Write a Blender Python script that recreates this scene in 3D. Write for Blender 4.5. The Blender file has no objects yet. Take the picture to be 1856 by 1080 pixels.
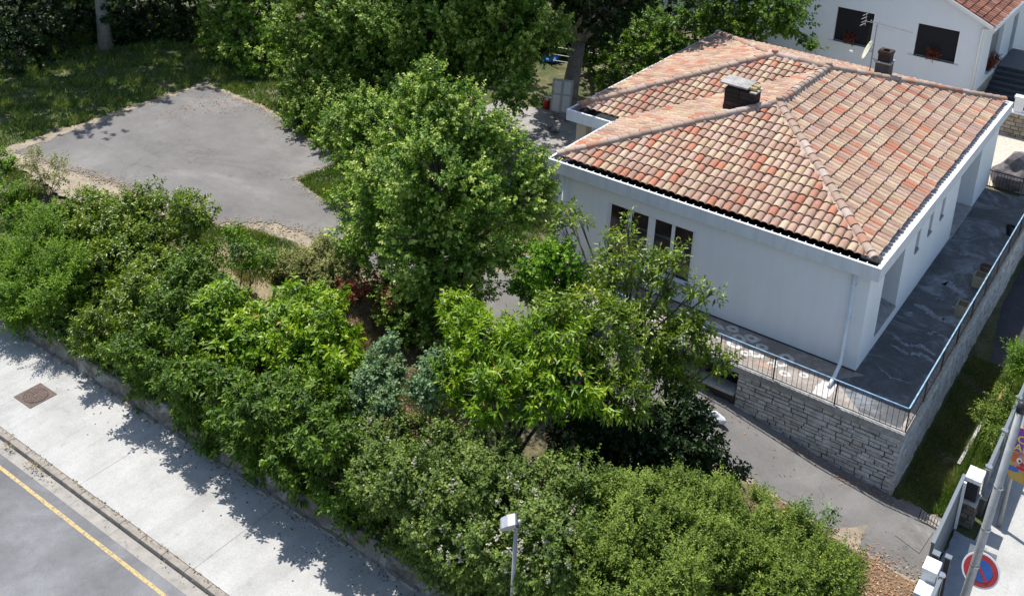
import bpy, bmesh, math, random
import numpy as np
from mathutils import Vector, Matrix
from mathutils.geometry import delaunay_2d_cdt
sc = bpy.context.scene
C = sc.collection
random.seed(4); RG = np.random.default_rng(11)

# ------------------------------------------------------------------ camera, sky, sun, exposure
cam = bpy.data.cameras.new('camera'); camo = bpy.data.objects.new('camera', cam); C.objects.link(camo)
RM = Matrix(((0.8083273, -0.21995766, 0.54610036), (0.58685999, 0.22710021, -0.77718778), (0.0469289, 0.94870655, 0.31265565)))
camo.matrix_world = Matrix.Translation((8.04664, -34.62368, 22.37409)) @ RM.to_4x4()
cam.sensor_width = 36; cam.lens = 1966.886 / 1856 * 36
cam.shift_x = 34.118 / 1856; cam.shift_y = -461.873 / 1856
cam.clip_end = 2000
sc.camera = camo
sc.view_settings.view_transform = 'Standard'; sc.view_settings.look = 'None'
sc.view_settings.exposure = 0.44; sc.view_settings.gamma = 1
SUN = Vector((-0.5, 0.19, 1.0)).normalized()
W = bpy.data.worlds.new('World'); sc.world = W; W.use_nodes = True
sky = W.node_tree.nodes.new('ShaderNodeTexSky'); sky.sky_type = 'NISHITA'; sky.sun_disc = False
sky.sun_elevation = math.asin(SUN.z); sky.sun_rotation = math.atan2(SUN.x, SUN.y)
bg = W.node_tree.nodes['Background']; bg.inputs['Strength'].default_value = 0.125
W.node_tree.links.new(sky.outputs[0], bg.inputs[0])
sl = bpy.data.lights.new('sun', 'SUN'); sl.energy = 4.6; sl.angle = math.radians(0.53); sl.color = (1, .965, .91)
slo = bpy.data.objects.new('sun', sl); C.objects.link(slo); slo.rotation_euler = SUN.to_track_quat('Z', 'Y').to_euler()

# ------------------------------------------------------------------ helpers
def tag(o, label=None, cat=None, group=None, kind=None):
    if label: o['label'] = label
    if cat: o['category'] = cat
    if group: o['group'] = group
    if kind: o['kind'] = kind
    return o
def empty(name, loc, label, cat, group=None):
    o = bpy.data.objects.new(name, None); C.objects.link(o); o.location = loc; o.empty_display_size = .2
    return tag(o, label, cat, group)
def link(name, me, mats, parent=None, loc=None):
    o = bpy.data.objects.new(name, me); C.objects.link(o)
    for m in (mats if isinstance(mats, (list, tuple)) else [mats]): me.materials.append(m)
    if parent:
        o.parent = parent
        o.matrix_parent_inverse = Matrix.Translation(-Vector(parent_loc(parent)))
    if loc: o.location = loc
    return o
def parent_loc(p):
    return Vector(p.location) if p.type == 'EMPTY' else Vector((0, 0, 0))
class MB:
    def __init__(s): s.v = []; s.f = []; s.m = []; s.r = []; s.cm = 0; s.cr = None
    def add(s, vs, fs, m=None, r=None):
        b = len(s.v); s.v += [tuple(v) for v in vs]
        rr = random.random() if r is None else r
        for f in fs: s.f.append([b + i for i in f]); s.m.append(s.cm if m is None else m); s.r.append(rr)
    def box(s, x0, y0, z0, x1, y1, z1, m=None, r=None):
        s.add([(x0,y0,z0),(x1,y0,z0),(x1,y1,z0),(x0,y1,z0),(x0,y0,z1),(x1,y0,z1),(x1,y1,z1),(x0,y1,z1)],
              [(0,3,2,1),(4,5,6,7),(0,1,5,4),(1,2,6,5),(2,3,7,6),(3,0,4,7)], m, r)
    def obox(s, c, ax, ay, az, m=None, r=None):
        c = Vector(c); ax = Vector(ax); ay = Vector(ay); az = Vector(az); vs = []
        for k in (-1, 1):
            for i, j in ((-1,-1),(1,-1),(1,1),(-1,1)): vs.append(c + ax*i + ay*j + az*k)
        s.add(vs, [(0,3,2,1),(4,5,6,7),(0,1,5,4),(1,2,6,5),(2,3,7,6),(3,0,4,7)], m, r)
    def tube(s, pts, rad, n=8, cap=True, m=None, r=None):
        pts = [Vector(p) for p in pts]
        if not isinstance(rad, (list, tuple)): rad = [rad]*len(pts)
        vs = []; fs = []
        t0 = (pts[1]-pts[0]).normalized(); a = Vector((1,0,0)) if abs(t0.x) < .8 else Vector((0,1,0)); u = t0.cross(a).normalized()
        for i, p in enumerate(pts):
            t = (pts[min(i+1, len(pts)-1)] - pts[max(i-1, 0)]).normalized()
            u = (u - t*u.dot(t)).normalized(); w = t.cross(u)
            for k in range(n):
                an = 2*math.pi*k/n; vs.append(p + (u*math.cos(an) + w*math.sin(an))*rad[i])
        for i in range(len(pts)-1):
            for k in range(n):
                fs.append((i*n+k, i*n+(k+1)%n, (i+1)*n+(k+1)%n, (i+1)*n+k))
        if cap: fs.append(tuple(range(n))[::-1]); fs.append(tuple((len(pts)-1)*n+k for k in range(n)))
        s.add(vs, fs, m, r)
    def poly(s, pts, m=None, r=None): s.add(pts, [tuple(range(len(pts)))], m, r)
    def prism(s, pts, z0, z1, m=None, r=None):
        n = len(pts)
        s.add([(p[0],p[1],z0) for p in pts] + [(p[0],p[1],z1) for p in pts],
              [tuple(range(n))[::-1], tuple(range(n, 2*n))] + [(i,(i+1)%n,n+(i+1)%n,n+i) for i in range(n)], m, r)
    def mesh(s, name, smooth=False):
        me = bpy.data.meshes.new(name); me.from_pydata(s.v, [], s.f)
        me.polygons.foreach_set('material_index', s.m)
        a = me.attributes.new('rnd', 'FLOAT', 'FACE'); a.data.foreach_set('value', s.r)
        if smooth: me.polygons.foreach_set('use_smooth', [True]*len(s.f))
        me.update(); return me
    def build(s, name, mats, parent=None, smooth=False, bevel=0):
        me = s.mesh(name, smooth); o = link(name, me, mats, parent)
        if bevel:
            b = o.modifiers.new('bevel', 'BEVEL'); b.width = bevel; b.segments = 2; b.limit_method = 'ANGLE'
        return o

# ------------------------------------------------------------------ materials
class NT:
    def __init__(s, name):
        s.mat = bpy.data.materials.new(name); s.mat.use_nodes = True; s.t = s.mat.node_tree; s.n = s.t.nodes; s.l = s.t.links
        s.p = s.n['Principled BSDF']; s.out = s.n['Material Output']; s.co = s.n.new('ShaderNodeTexCoord')
    def node(s, ty, **k):
        n = s.n.new(ty)
        for a, b in k.items(): setattr(n, a, b)
        return n
    def noise(s, scale, detail=6, rough=.6, vec=None, dist=0):
        n = s.node('ShaderNodeTexNoise'); n.inputs['Scale'].default_value = scale; n.inputs['Detail'].default_value = detail
        n.inputs['Roughness'].default_value = rough; n.inputs['Distortion'].default_value = dist
        s.l.new(vec or s.co.outputs['Object'], n.inputs['Vector']); return n.outputs[0]
    def ramp(s, fac, stops, interp='LINEAR'):
        n = s.node('ShaderNodeValToRGB'); n.color_ramp.interpolation = interp; e = n.color_ramp.elements
        while len(e) < len(stops): e.new(.5)
        for i, (p, c) in enumerate(stops):
            e[i].position = p; e[i].color = (c if isinstance(c, (tuple, list)) else (c, c, c))[:3] + (1,) if isinstance(c, (tuple, list)) else (c, c, c, 1)
        s.l.new(fac, n.inputs[0]); return n.outputs[0]
    def mix(s, fac, a, b, mode='MIX'):
        n = s.node('ShaderNodeMix', data_type='RGBA', blend_type=mode)
        for i, v in ((0, fac), (6, a), (7, b)):
            if isinstance(v, (int, float)): n.inputs[i].default_value = v if i == 0 else (v, v, v, 1)
            elif isinstance(v, (tuple, list)): n.inputs[i].default_value = tuple(v)[:3] + (1,)
            else: s.l.new(v, n.inputs[i])
        return n.outputs[2]
    def attr(s, name='rnd'):
        n = s.node('ShaderNodeAttribute', attribute_name=name); return n.outputs['Fac']
    def bump(s, h, strength=.3, dist=.02):
        n = s.node('ShaderNodeBump'); n.inputs['Strength'].default_value = strength; n.inputs['Distance'].default_value = dist
        s.l.new(h, n.inputs['Height']); s.l.new(n.outputs[0], s.p.inputs['Normal'])
    def col(s, c, rough=.8, metal=0):
        if isinstance(c, (tuple, list)): s.p.inputs['Base Color'].default_value = tuple(c)[:3] + (1,)
        else: s.l.new(c, s.p.inputs['Base Color'])
        s.p.inputs['Roughness'].default_value = rough; s.p.inputs['Metallic'].default_value = metal; return s.mat
def simple(name, c, rough=.6, metal=0, var=.12, scale=6, bump=0):
    m = NT(name); d = tuple(x*(1-var) for x in c); h = tuple(min(1, x*(1+var)) for x in c)
    n = m.noise(scale, 8, .65)
    if bump: m.bump(m.noise(scale*8, 4), bump, .01)
    return m.col(m.ramp(n, [(.3, d), (.7, h)]), rough, metal)

def asphalt(name, base, scale=.35, warm=1.0, crack=.35):
    m = NT(name)
    big = m.ramp(m.noise(scale, 9, .62, dist=.8), [(.36, tuple(b*.76 for b in base)), (.45, tuple(b*.95 for b in base)), (.52, base), (.62, tuple(b*1.26 for b in base))])
    sp = m.ramp(m.noise(scale*6, 8, .75), [(.3, .84), (.5, 1.0), (.7, 1.1)])
    fine = m.ramp(m.noise(38, 4, .75), [(.25, .66), (.75, 1.28)])
    c = m.mix(1.0, m.mix(1.0, big, sp, 'MULTIPLY'), fine, 'MULTIPLY')
    st = m.ramp(m.noise(1.1, 7, .7), [(.66, 1.0), (.72, .72)]); c = m.mix(1.0, c, st, 'MULTIPLY')
    dust = m.ramp(m.noise(2.7, 8, .8), [(.60, 0.0), (.72, .45)]); c = m.mix(dust, c, (.36, .31, .24))
    crackv = m.node('ShaderNodeTexVoronoi', feature='DISTANCE_TO_EDGE'); crackv.inputs['Scale'].default_value = .13
    dn = m.node('ShaderNodeVectorMath', operation='ADD'); nn = m.node('ShaderNodeTexNoise'); nn.inputs['Scale'].default_value = 1.3; nn.inputs['Detail'].default_value = 7
    m.l.new(m.co.outputs['Object'], nn.inputs['Vector']); m.l.new(m.co.outputs['Object'], dn.inputs[0]); m.l.new(nn.outputs['Color'], dn.inputs[1]); m.l.new(dn.outputs[0], crackv.inputs['Vector'])
    cr = m.ramp(crackv.outputs[0], [(0.0, .3), (.0035, 1.0)])
    c = m.mix(crack, c, m.mix(1.0, c, cr, 'MULTIPLY'))
    m.bump(m.noise(60, 3), .35, .01)
    return m.col(c, .9)
M_park = asphalt('parking_asphalt', (.168, .16, .152), .16)
M_drive = asphalt('driveway_asphalt', (.21, .2, .185), .5)
M_road = asphalt('road_asphalt', (.16, .162, .168), .3, crack=.15)

def m_sidewalk():
    m = NT('sidewalk_concrete')
    a = m.ramp(m.noise(.5, 6, .6), [(.3, (.34, .335, .315)), (.5, (.42, .415, .395)), (.7, (.475, .47, .45))])
    # brushed bands across the walk
    mp = m.node('ShaderNodeMapping'); mp.inputs['Scale'].default_value = (1.0, .55, 1); m.l.new(m.co.outputs['Object'], mp.inputs[0])
    b = m.ramp(m.noise(1.3, 6, .65, vec=mp.outputs[0]), [(.3, .93), (.7, 1.05)])
    mp2 = m.node('ShaderNodeMapping'); mp2.inputs['Scale'].default_value = (2.4, .10, 1); m.l.new(m.co.outputs['Object'], mp2.inputs[0]); b = m.mix(1, b, m.ramp(m.noise(1, 3, .5, vec=mp2.outputs[0]), [(.38, .93), (.46, 1.0), (.6, 1.03)]), 'MULTIPLY')
    f = m.ramp(m.noise(26, 6, .85), [(.25, .62), (.75, 1.26)])
    s = m.ramp(m.noise(1.8, 9, .75), [(.56, 1.0), (.72, .78)])
    c = m.mix(1, m.mix(1, m.mix(1, a, b, 'MULTIPLY'), f, 'MULTIPLY'), s, 'MULTIPLY')
    m.bump(m.noise(50, 3), .3, .01)
    return m.col(c, .9)
M_walk = m_sidewalk()
M_kerb = simple('kerb_stone', (.27, .24, .205), .9, 0, .3, 5, .4)
M_gut = simple('gutter_strip_concrete', (.30, .28, .25), .9, 0, .2, 3, .3)
def m_ground():
    m = NT('soil_and_grass')
    n = m.noise(.45, 7, .65, dist=.5); f = m.noise(9, 5, .7)
    a = m.ramp(n, [(.3, (.05, .072, .018)), (.48, (.085, .10, .03)), (.6, (.17, .145, .075)), (.72, (.10, .085, .05))])
    b = m.ramp(f, [(.3, .5), (.7, 1.35)])
    m.bump(f, .8, .08)
    return m.col(m.mix(1, a, b, 'MULTIPLY'), .95)
M_ground = m_ground()
def m_dirt():
    m = NT('dirt_and_dead_leaves')
    n = m.noise(14, 7, .75); n2 = m.noise(2, 5, .6)
    a = m.ramp(n, [(.3, (.07, .045, .028)), (.5, (.19, .125, .075)), (.62, (.30, .18, .10)), (.75, (.40, .31, .2))])
    m.bump(n, .8, .05)
    return m.col(m.mix(1, a, m.ramp(n2, [(.3, .7), (.7, 1.15)]), 'MULTIPLY'), .95)
M_dirt = m_dirt()
def m_sand():
    m = NT('sandy_grit'); n = m.noise(20, 6, .75); n2 = m.noise(1.5, 5, .7)
    a = m.ramp(n, [(.3, (.22, .18, .125)), (.7, (.43, .36, .265))]); return m.col(m.mix(1, a, m.ramp(n2, [(.3, .6), (.65, 1.1)]), 'MULTIPLY'), .95)
M_sand = m_sand()
M_gravel = simple('gravel', (.50, .45, .37), .95, 0, .3, 7, .6)
def m_render(name, c, stain=.9):
    m = NT(name); n = m.noise(.7, 6, .6); f = m.noise(60, 3, .7)
    mp = m.node('ShaderNodeMapping'); mp.inputs['Scale'].default_value = (3, 3, .25); m.l.new(m.co.outputs['Object'], mp.inputs[0])
    st = m.ramp(m.noise(1.2, 6, .7, vec=mp.outputs[0]), [(.35, stain), (.6, 1.0)])
    a = m.ramp(n, [(.3, tuple(x*.95 for x in c)), (.7, c)])
    m.bump(f, .25, .01); return m.col(m.mix(1, a, st, 'MULTIPLY'), .9)
M_wall = m_render('white_render', (.83, .855, .875), .965)
M_wall2 = m_render('neighbour_render', (.74, .775, .81), .985)
M_fascia = m_render('fascia_concrete', (.72, .74, .76), .86)
M_ledge = m_render('eave_ledge', (.60, .58, .55), .7)
M_zinc = simple('dark_zinc', (.035, .04, .05), .5, .4, .3, 3)
M_greymetal = simple('grey_painted_metal', (.19, .215, .24), .45, .3, .08, 4)
M_gate = simple('grey_gate_metal', (.20, .225, .25), .45, .3, .08, 4)
M_darkmetal = simple('dark_metal', (.035, .035, .04), .5, .4, .2, 6)
M_blue = simple('faded_blue_paint', (.20, .33, .45), .7, 0, .5, 4)
M_balu = simple('weathered_bars', (.075, .07, .068), .7, .2, .3, 6)
M_pole = simple('galvanised_steel', (.38, .38, .38), .55, .45, .15, 7)
M_white = simple('white_paint', (.8, .8, .8), .45, 0, .04, 4)
M_pvc = simple('white_pvc', (.74, .77, .8), .35, 0, .04, 4)
def m_glass():
    m = NT('window_glass'); n = m.noise(.8, 4, .5)
    m.col(m.ramp(n, [(.4, (.012, .013, .016)), (.6, (.05, .035, .028))]), .06); m.p.inputs['Specular IOR Level'].default_value = .8; return m.mat  # brownish patches paint reflections into the glass colour
M_glass = m_glass()
M_shutter = simple('black_shutter', (.006, .007, .011), .85, 0, .2, 5)
M_clay = simple('terracotta', (.42, .2, .12), .85, 0, .25, 8)
M_soil = simple('potting_soil', (.09, .075, .04), .95, 0, .5, 20, .6)
def m_tile(name, stops):
    m = NT(name); c = m.ramp(m.attr(), stops, 'CONSTANT')
    g = m.ramp(m.noise(6, 7, .75), [(.35, .80), (.6, 1.04)]); g2 = m.ramp(m.noise(30, 4, .8), [(.3, .84), (.6, 1.05)])
    li = m.ramp(m.noise(2.2, 8, .7), [(.62, 0.0), (.78, .35)])
    c = m.mix(1, c, m.ramp(m.noise(.45, 5, .6), [(.32, (.80, .76, .74)), (.5, (1, 1, 1)), (.68, (1.06, .98, .92))]), 'MULTIPLY'); c = m.mix(1, m.mix(1, c, g, 'MULTIPLY'), g2, 'MULTIPLY'); c = m.mix(li, c, (.24, .22, .18))
    m.bump(m.noise(35, 4), .35, .01); return m.col(c, .85)
TS = [(0, (0.452, 0.329, 0.218)), (0.16, (0.501, 0.374, 0.259)), (0.31, (0.435, 0.286, 0.204)), (0.45, (0.384, 0.237, 0.171)), (0.58, (0.46, 0.32, 0.251)), (0.69, (0.352, 0.233, 0.171)), (0.78, (0.452, 0.184, 0.108)), (0.86, (0.417, 0.198, 0.131)), (0.91, (0.526, 0.405, 0.288)), (0.96, (0.444, 0.305, 0.251))]
M_tile = m_tile('clay_tiles', TS)
M_cap = m_tile('ridge_tiles', [(0, (.36, .27, .21)), (.3, (.42, .32, .25)), (.5, (.37, .26, .20)), (.7, (.46, .37, .32)), (.88, (.40, .21, .14))])
M_under = simple('tile_channels', (.24, .16, .12), .95, 0, .4, 8)
M_mortar = simple('pink_mortar', (.46, .36, .30), .95, 0, .2, 7, .6)
M_ntile = m_tile('red_brown_tiles', [(0, (.24, .10, .065)), (.3, (.30, .13, .085)), (.6, (.21, .085, .06)), (.8, (.35, .18, .12))])
def m_stone(name, stops, dark=.55):
    m = NT(name); c = m.ramp(m.attr(), stops); g = m.ramp(m.noise(3, 8, .75), [(.3, dark), (.6, 1.08)]); g2 = m.ramp(m.noise(22, 5, .8), [(.3, .6), (.65, 1.12)])
    m.bump(m.noise(16, 6, .75), .9, .05); return m.col(m.mix(1, m.mix(1, c, g, 'MULTIPLY'), g2, 'MULTIPLY'), .92)
M_stone = m_stone('wall_stones', [(0, (.60, .58, .54)), (.5, (.78, .76, .72)), (1, (.66, .61, .54))])
M_stoneb = m_stone('yellow_stones', [(0, (.36, .30, .21)), (.5, (.46, .40, .30)), (1, (.40, .36, .30))])
M_joint = simple('dark_joints', (.075, .068, .06), .95, 0, .3, 9, .5)
M_coping = m_stone('coping_concrete', [(0, (.42, .41, .39)), (1, (.50, .49, .47))], .5)
def m_terrace(name, a, b, c3):
    m = NT(name); n = m.noise(.55, 8, .68, dist=1.2); n2 = m.noise(5, 6, .7)
    c = m.ramp(n, [(.32, a), (.5, b), (.62, c3)]); m.bump(n2, .3, .02)
    return m.col(m.mix(1, c, m.ramp(n2, [(.3, .72), (.7, 1.2)]), 'MULTIPLY'), .75)
M_terr = m_terrace('terrace_front', (.17, .145, .125), (.27, .235, .205), (.35, .31, .275))
M_terr_shade = m_terrace('terrace_side_shaded', (.05, .052, .055), (.085, .088, .092), (.20, .215, .235))  # dark tones carry the house shade, the palest one the floor's blotches
M_patch = simple('pale_cement_patch', (.52, .51, .48), .8, 0, .25, 6)
M_patchb = simple('old_cement_film', (.20, .21, .225), .8, 0, .5, 5)
M_bark = NT('bark'); M_bark.bump(M_bark.noise(14, 6, .7), .9, .05); M_bark = M_bark.col(M_bark.ramp(M_bark.noise(6, 7, .7), [(.3, (.07, .06, .045)), (.7, (.22, .19, .15))]), .95)
M_barkpale = NT('pale_bark'); M_barkpale.bump(M_barkpale.noise(9, 6, .7), .9, .05); M_barkpale = M_barkpale.col(M_barkpale.ramp(M_barkpale.noise(3, 7, .7), [(.3, (.14, .12, .095)), (.7, (.36, .32, .26))]), .95)
def m_oldwall():
    m = NT('stained_wall_render'); n = m.noise(1.1, 8, .75, dist=.8); n2 = m.noise(9, 7, .75)
    c = m.ramp(n, [(.34, (.10, .085, .065)), (.5, (.22, .2, .165)), (.64, (.42, .40, .35))])
    m.bump(n2, .9, .06); return m.col(m.mix(1, c, m.ramp(n2, [(.3, .6), (.65, 1.15)]), 'MULTIPLY'), .95)
M_oldwall = m_oldwall()
def m_leaf(name, stops, rough=.42, trans=.30, spec=.5):
    m = NT(name); c = m.ramp(m.attr(), stops); m.col(c, rough); m.p.inputs['Specular IOR Level'].default_value = spec
    t = m.node('ShaderNodeBsdfTranslucent'); mx = m.node('ShaderNodeMixShader'); mx.inputs[0].default_value = trans
    tc = m.mix(1, c, (1.0, 1.15, .45), 'MULTIPLY'); m.l.new(tc, t.inputs[0])
    m.l.new(m.p.outputs[0], mx.inputs[1]); m.l.new(t.outputs[0], mx.inputs[2]); m.l.new(mx.outputs[0], m.out.inputs[0]); return m.mat
LEAF = {
 'linden': m_leaf('leaf_linden', [(0, (0.030, 0.074, 0.010)), (.3, (0.085, 0.168, 0.016)), (.5, (0.159, 0.273, 0.026)), (.7, (0.319, 0.430, 0.065)), (1, (0.618, 0.672, 0.219))], .55, .3, .3),
 'linden_shade': m_leaf('leaf_linden_shaded', [(0, (0.023, 0.060, 0.008)), (.3, (0.066, 0.138, 0.012)), (.5, (0.123, 0.225, 0.019)), (.7, (0.247, 0.353, 0.049)), (1, (0.478, 0.552, 0.166))], .55, .3, .3),  # linden leaves darkened in colour for the shade of the crown's own top
 'dark':   m_leaf('leaf_shaded', [(0, (.010, .024, .006)), (.6, (.026, .055, .010)), (1, (.065, .11, .02))], .5, .3, .3),  # shade under the trees put into a near-black leaf colour
 'plane':  m_leaf('leaf_plane', [(0, (0.024, 0.053, 0.004)), (.5, (0.098, 0.187, 0.014)), (1, (0.242, 0.366, 0.030))], .5, .3, .3),
 'laurel': m_leaf('leaf_laurel', [(0, (0.028, 0.055, 0.005)), (.5, (0.139, 0.213, 0.015)), (.85, (0.304, 0.383, 0.034)), (1, (0.531, 0.494, 0.087))], .34, .3, .4),
 'chest':  m_leaf('leaf_chestnut', [(0, (0.030, 0.071, 0.003)), (.4, (0.133, 0.249, 0.008)), (.75, (0.290, 0.425, 0.015)), (.96, (0.464, 0.519, 0.037)), (1, (0.566, 0.270, 0.041))], .4, .34, .35),
 'chest2': m_leaf('leaf_willowlike', [(0, (0.029, 0.059, 0.006)), (.5, (0.139, 0.221, 0.015)), (.85, (0.323, 0.402, 0.042)), (.97, (0.554, 0.532, 0.095)), (1, (0.677, 0.355, 0.047))], .36, .3, .4),
 'frond':  m_leaf('leaf_frond', [(0, (0.034, 0.081, 0.006)), (.6, (0.153, 0.275, 0.018)), (1, (0.320, 0.449, 0.042))], .55, .3, .25),
 'grey':   m_leaf('leaf_greygreen', [(0, (0.060, 0.110, 0.045)), (.6, (0.178, 0.279, 0.121)), (1, (0.384, 0.499, 0.269))], .55, .25, .3),
 'olive':  m_leaf('leaf_olive', [(0, (0.110, 0.120, 0.035)), (.6, (0.305, 0.311, 0.108)), (1, (0.486, 0.461, 0.192))], .6, .25, .25),
 'red':    m_leaf('leaf_red', [(0, (.07, .08, .015)), (.4, (.16, .045, .025)), (.8, (.30, .05, .035)), (1, (.36, .15, .08))], .5, .25, .3),
 'maple':  m_leaf('leaf_maple', [(0, (0.030, 0.078, 0.003)), (.6, (0.132, 0.282, 0.009)), (1, (0.303, 0.461, 0.021))], .5, .32, .3),
 'dog':    m_leaf('leaf_dogwood', [(0, (0.030, 0.062, 0.010)), (.5, (0.114, 0.179, 0.029)), (.85, (0.250, 0.325, 0.067)), (.975, (0.369, 0.414, 0.134)), (1, (0.652, 0.672, 0.504))], .55, .28, .3),
 'fine':   m_leaf('leaf_fine', [(0, (0.043, 0.076, 0.011)), (.5, (0.146, 0.216, 0.028)), (.9, (0.292, 0.367, 0.065)), (1, (0.454, 0.454, 0.119))], .6, .28, .25),
 'deep':   m_leaf('leaf_deep', [(0, (0.024, 0.054, 0.006)), (.55, (0.085, 0.161, 0.014)), (.9, (0.216, 0.323, 0.030)), (1, (0.339, 0.420, 0.050))], .5, .28, .3),
 'flower': m_leaf('petals', [(0, (.36, .32, .23)), (1, (.66, .63, .54))], .7, .2),
 'grass':  m_leaf('grass_blades', [(0, (.05, .11, .012)), (.5, (.12, .20, .025)), (.8, (.22, .26, .06)), (1, (.42, .36, .17))], .6),
 'dry':    m_leaf('dry_grass', [(0, (.16, .12, .055)), (.6, (.30, .23, .12)), (1, (.42, .35, .21))], .7),
}

# ------------------------------------------------------------------ ground
def zdrive(x):
    return float(np.interp(x, [-26, -20, -14, -8, -5, -3.3, 0, 2.3], [-.6, -.62, -.75, -1.12, -1.36, -1.55, -2.14, -2.41]))
def zg(x, y):
    if y < -14.87: return -2.62
    if x > 2.45 and y > -2.42:
        return -2.46 if y < 19.6 else -.3
    if x > 4.3: return -2.46
    zd = zdrive(x)
    if y > 20: return -.6 if x < -8 else (-.6 + .3*min(1, (x+8)/8))
    yb = -5.4 if x > -20 else (-5.4 - min(3.2, (-20-x)*.32))
    if y < yb:
        t = min(1, (yb - y)/(yb + 15.1)); return zd*(1-t) + (-1.85)*t
    return zd
def noisy(i): return 0
xs = sorted(set([-400, -200, -120, -90] + [round(-70 + .8*i, 2) for i in range(91)] + [2.44, 2.46, 4.29, 4.31] + [round(2.8+.8*i, 2) for i in range(12)] + [20, 60, 150, 400]))
ys = sorted(set([-400, -150, -60, -25, -14.88, -14.86, -2.43, -2.41, 19.59, 19.61] + [round(-14.8+.7*i, 2) for i in range(85)] + [60, 90, 150, 400]))
mb = MB(); vs = []
for y in ys:
    for x in xs:
        h = zg(x, y)
        if -70 < x < 2.3 and -15 < y < 45 and not (-41 < x < -19 and -10 < y < 7) and not (x > -13 and y > -2.4 and y < 21): h += (math.sin(x*1.7+y*.9)*.5 + math.sin(x*.6-y*1.3)*.5)*.03 if not (x > -27 and -6 < y < -1.9) else -.02
        vs.append((x, y, h))
nx = len(xs); fs = [(j*nx+i, j*nx+i+1, (j+1)*nx+i+1, (j+1)*nx+i) for j in range(len(ys)-1) for i in range(nx-1)]
mb.add(vs, fs); tag(mb.build('ground', M_ground, smooth=False), kind='structure')
def wob(pts, step=.5, amp=.12, closed=True):
    out = []; n = len(pts)
    for i in range(n if closed else n-1):
        a = Vector(pts[i]); b = Vector(pts[(i+1) % n]); L = (b-a).length; k = max(1, int(L/step))
        nrm = Vector((-(b-a).y, (b-a).x)).normalized()
        for j in range(k):
            p = a + (b-a)*(j/k); out.append(tuple(p + nrm*random.uniform(-amp, amp)*(1 if j else .3)))
    if not closed: out.append(tuple(pts[-1]))
    return out
def sheet(name, pts, zf, mat, kind='structure', parent=None):
    bm = bmesh.new(); vo, _e, fo, _a, _b, _c = delaunay_2d_cdt([Vector(p) for p in pts], [], [list(range(len(pts)))], 1, 1e-5)
    vv = [bm.verts.new((v.x, v.y, 0)) for v in vo]
    for f in fo: bm.faces.new([vv[i] for i in f])
    x0 = min(p[0] for p in pts); x1 = max(p[0] for p in pts)
    x = math.ceil(x0/.8)*.8
    while x < x1:
        g = bm.verts[:] + bm.edges[:] + bm.faces[:]; bmesh.ops.bisect_plane(bm, geom=g, plane_co=(x, 0, 0), plane_no=(1, 0, 0)); x += .8
    for v in bm.verts: v.co.z = zf(v.co.x, v.co.y)
    bmesh.ops.recalc_face_normals(bm, faces=bm.faces)
    me = bpy.data.meshes.new(name); bm.to_mesh(me); bm.free(); o = link(name, me, mat, parent)
    if me.polygons and sum(p.normal.z for p in me.polygons) < 0: me.flip_normals()
    if kind: tag(o, kind=kind)
    return o
PARK = [(-39.7, 4.2), (-39.1, -8.1), (-36.2, -7.7), (-32.5, -7.0), (-29.8, -7.0), (-27.5, -6.9), (-26.2, -6.6), (-24.2, -4.9), (-22.6, -4.6), (-20.4, -5.0), (-12, -5.3), (-3, -5.2), (1.3, -5.4), (4.4, -5.6), (4.4, -2.45), (2.5, -2.45), (-12.7, -2.45), (-12.7, -1.6), (-20.5, -1.9), (-22.5, -2.3), (-26.7, -1.3), (-26.6, 1.6), (-28.5, 2.2), (-31, 3.2), (-35, 4.0)]
VERGE = [(-40.1, 4.55), (-39.9, -8.9), (-33, -9.3), (-30.0, -8.5), (-27.2, -7.5), (-26.5, -7.0), (-24.2, -5.9), (-22.4, -5.5), (-20.0, -5.8), (-12, -6.0), (-3, -5.9), (1.1, -6.3), (4.28, -6.6), (4.28, -2.46), (-12.6, -2.46), (-12.6, -1.2), (-20.5, -1.5), (-22.5, -2.0), (-26.4, -1.2), (-26.2, 2.0), (-31, 3.5), (-35, 4.35)]
sheet('gravel_verge', wob(VERGE, .22, .2), lambda x, y: max(zg(x, y), zdrive(x)) + .004, M_sand)
sheet('driveway', wob(PARK, .2, .13), lambda x, y: (zdrive(x) if x > -26 else -.6) + .03, M_park)
sheet('driveway_patch', [(3.15, -3.05), (3.95, -3.3), (3.85, -4.5), (3.0, -4.2)], lambda x, y: -2.36, asphalt('patch_asphalt', (.17, .16, .15), .8))
sheet('courtyard', wob([(-25.5, 13.9), (-26.5, 6.5), (-19, 5.2), (-12.8, 4.6), (-12.8, 13.4), (-21.4, 15.0)], .6, .12), lambda x, y: -.575, simple('courtyard_concrete', (.30, .285, .265), .9, 0, .2, 1.5, .4))
# dead-leaf bed between hedge and gate
sheet('leaf_litter', wob([(4.28, -5.75), (1.6, -5.6), (-1.2, -5.4), (-3, -6.6), (-1.5, -8.6), (2.2, -11.2), (4.28, -12.5)], .4, .15), lambda x, y: max(zg(x, y), zg(x, y)) + .03, M_dirt)
sheet('bare_earth', wob([(-14.6, -5.6), (-9, -6.2), (-10.5, -12.8), (-14.5, -12.5), (-16.8, -8.8), (-17.2, -6.2)], .4, .2), lambda x, y: zg(x, y) + .04, M_dirt)
sheet('dry_grass_ground', wob([(-25.5, -7.4), (-21, -5.9), (-17.5, -6.1), (-17.0, -9.0), (-20.5, -10.0), (-25.5, -9.2)], .4, .2), lambda x, y: zg(x, y) + .045, simple('straw_ground', (.26, .21, .12), .95, 0, .35, 6, .7))

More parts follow.
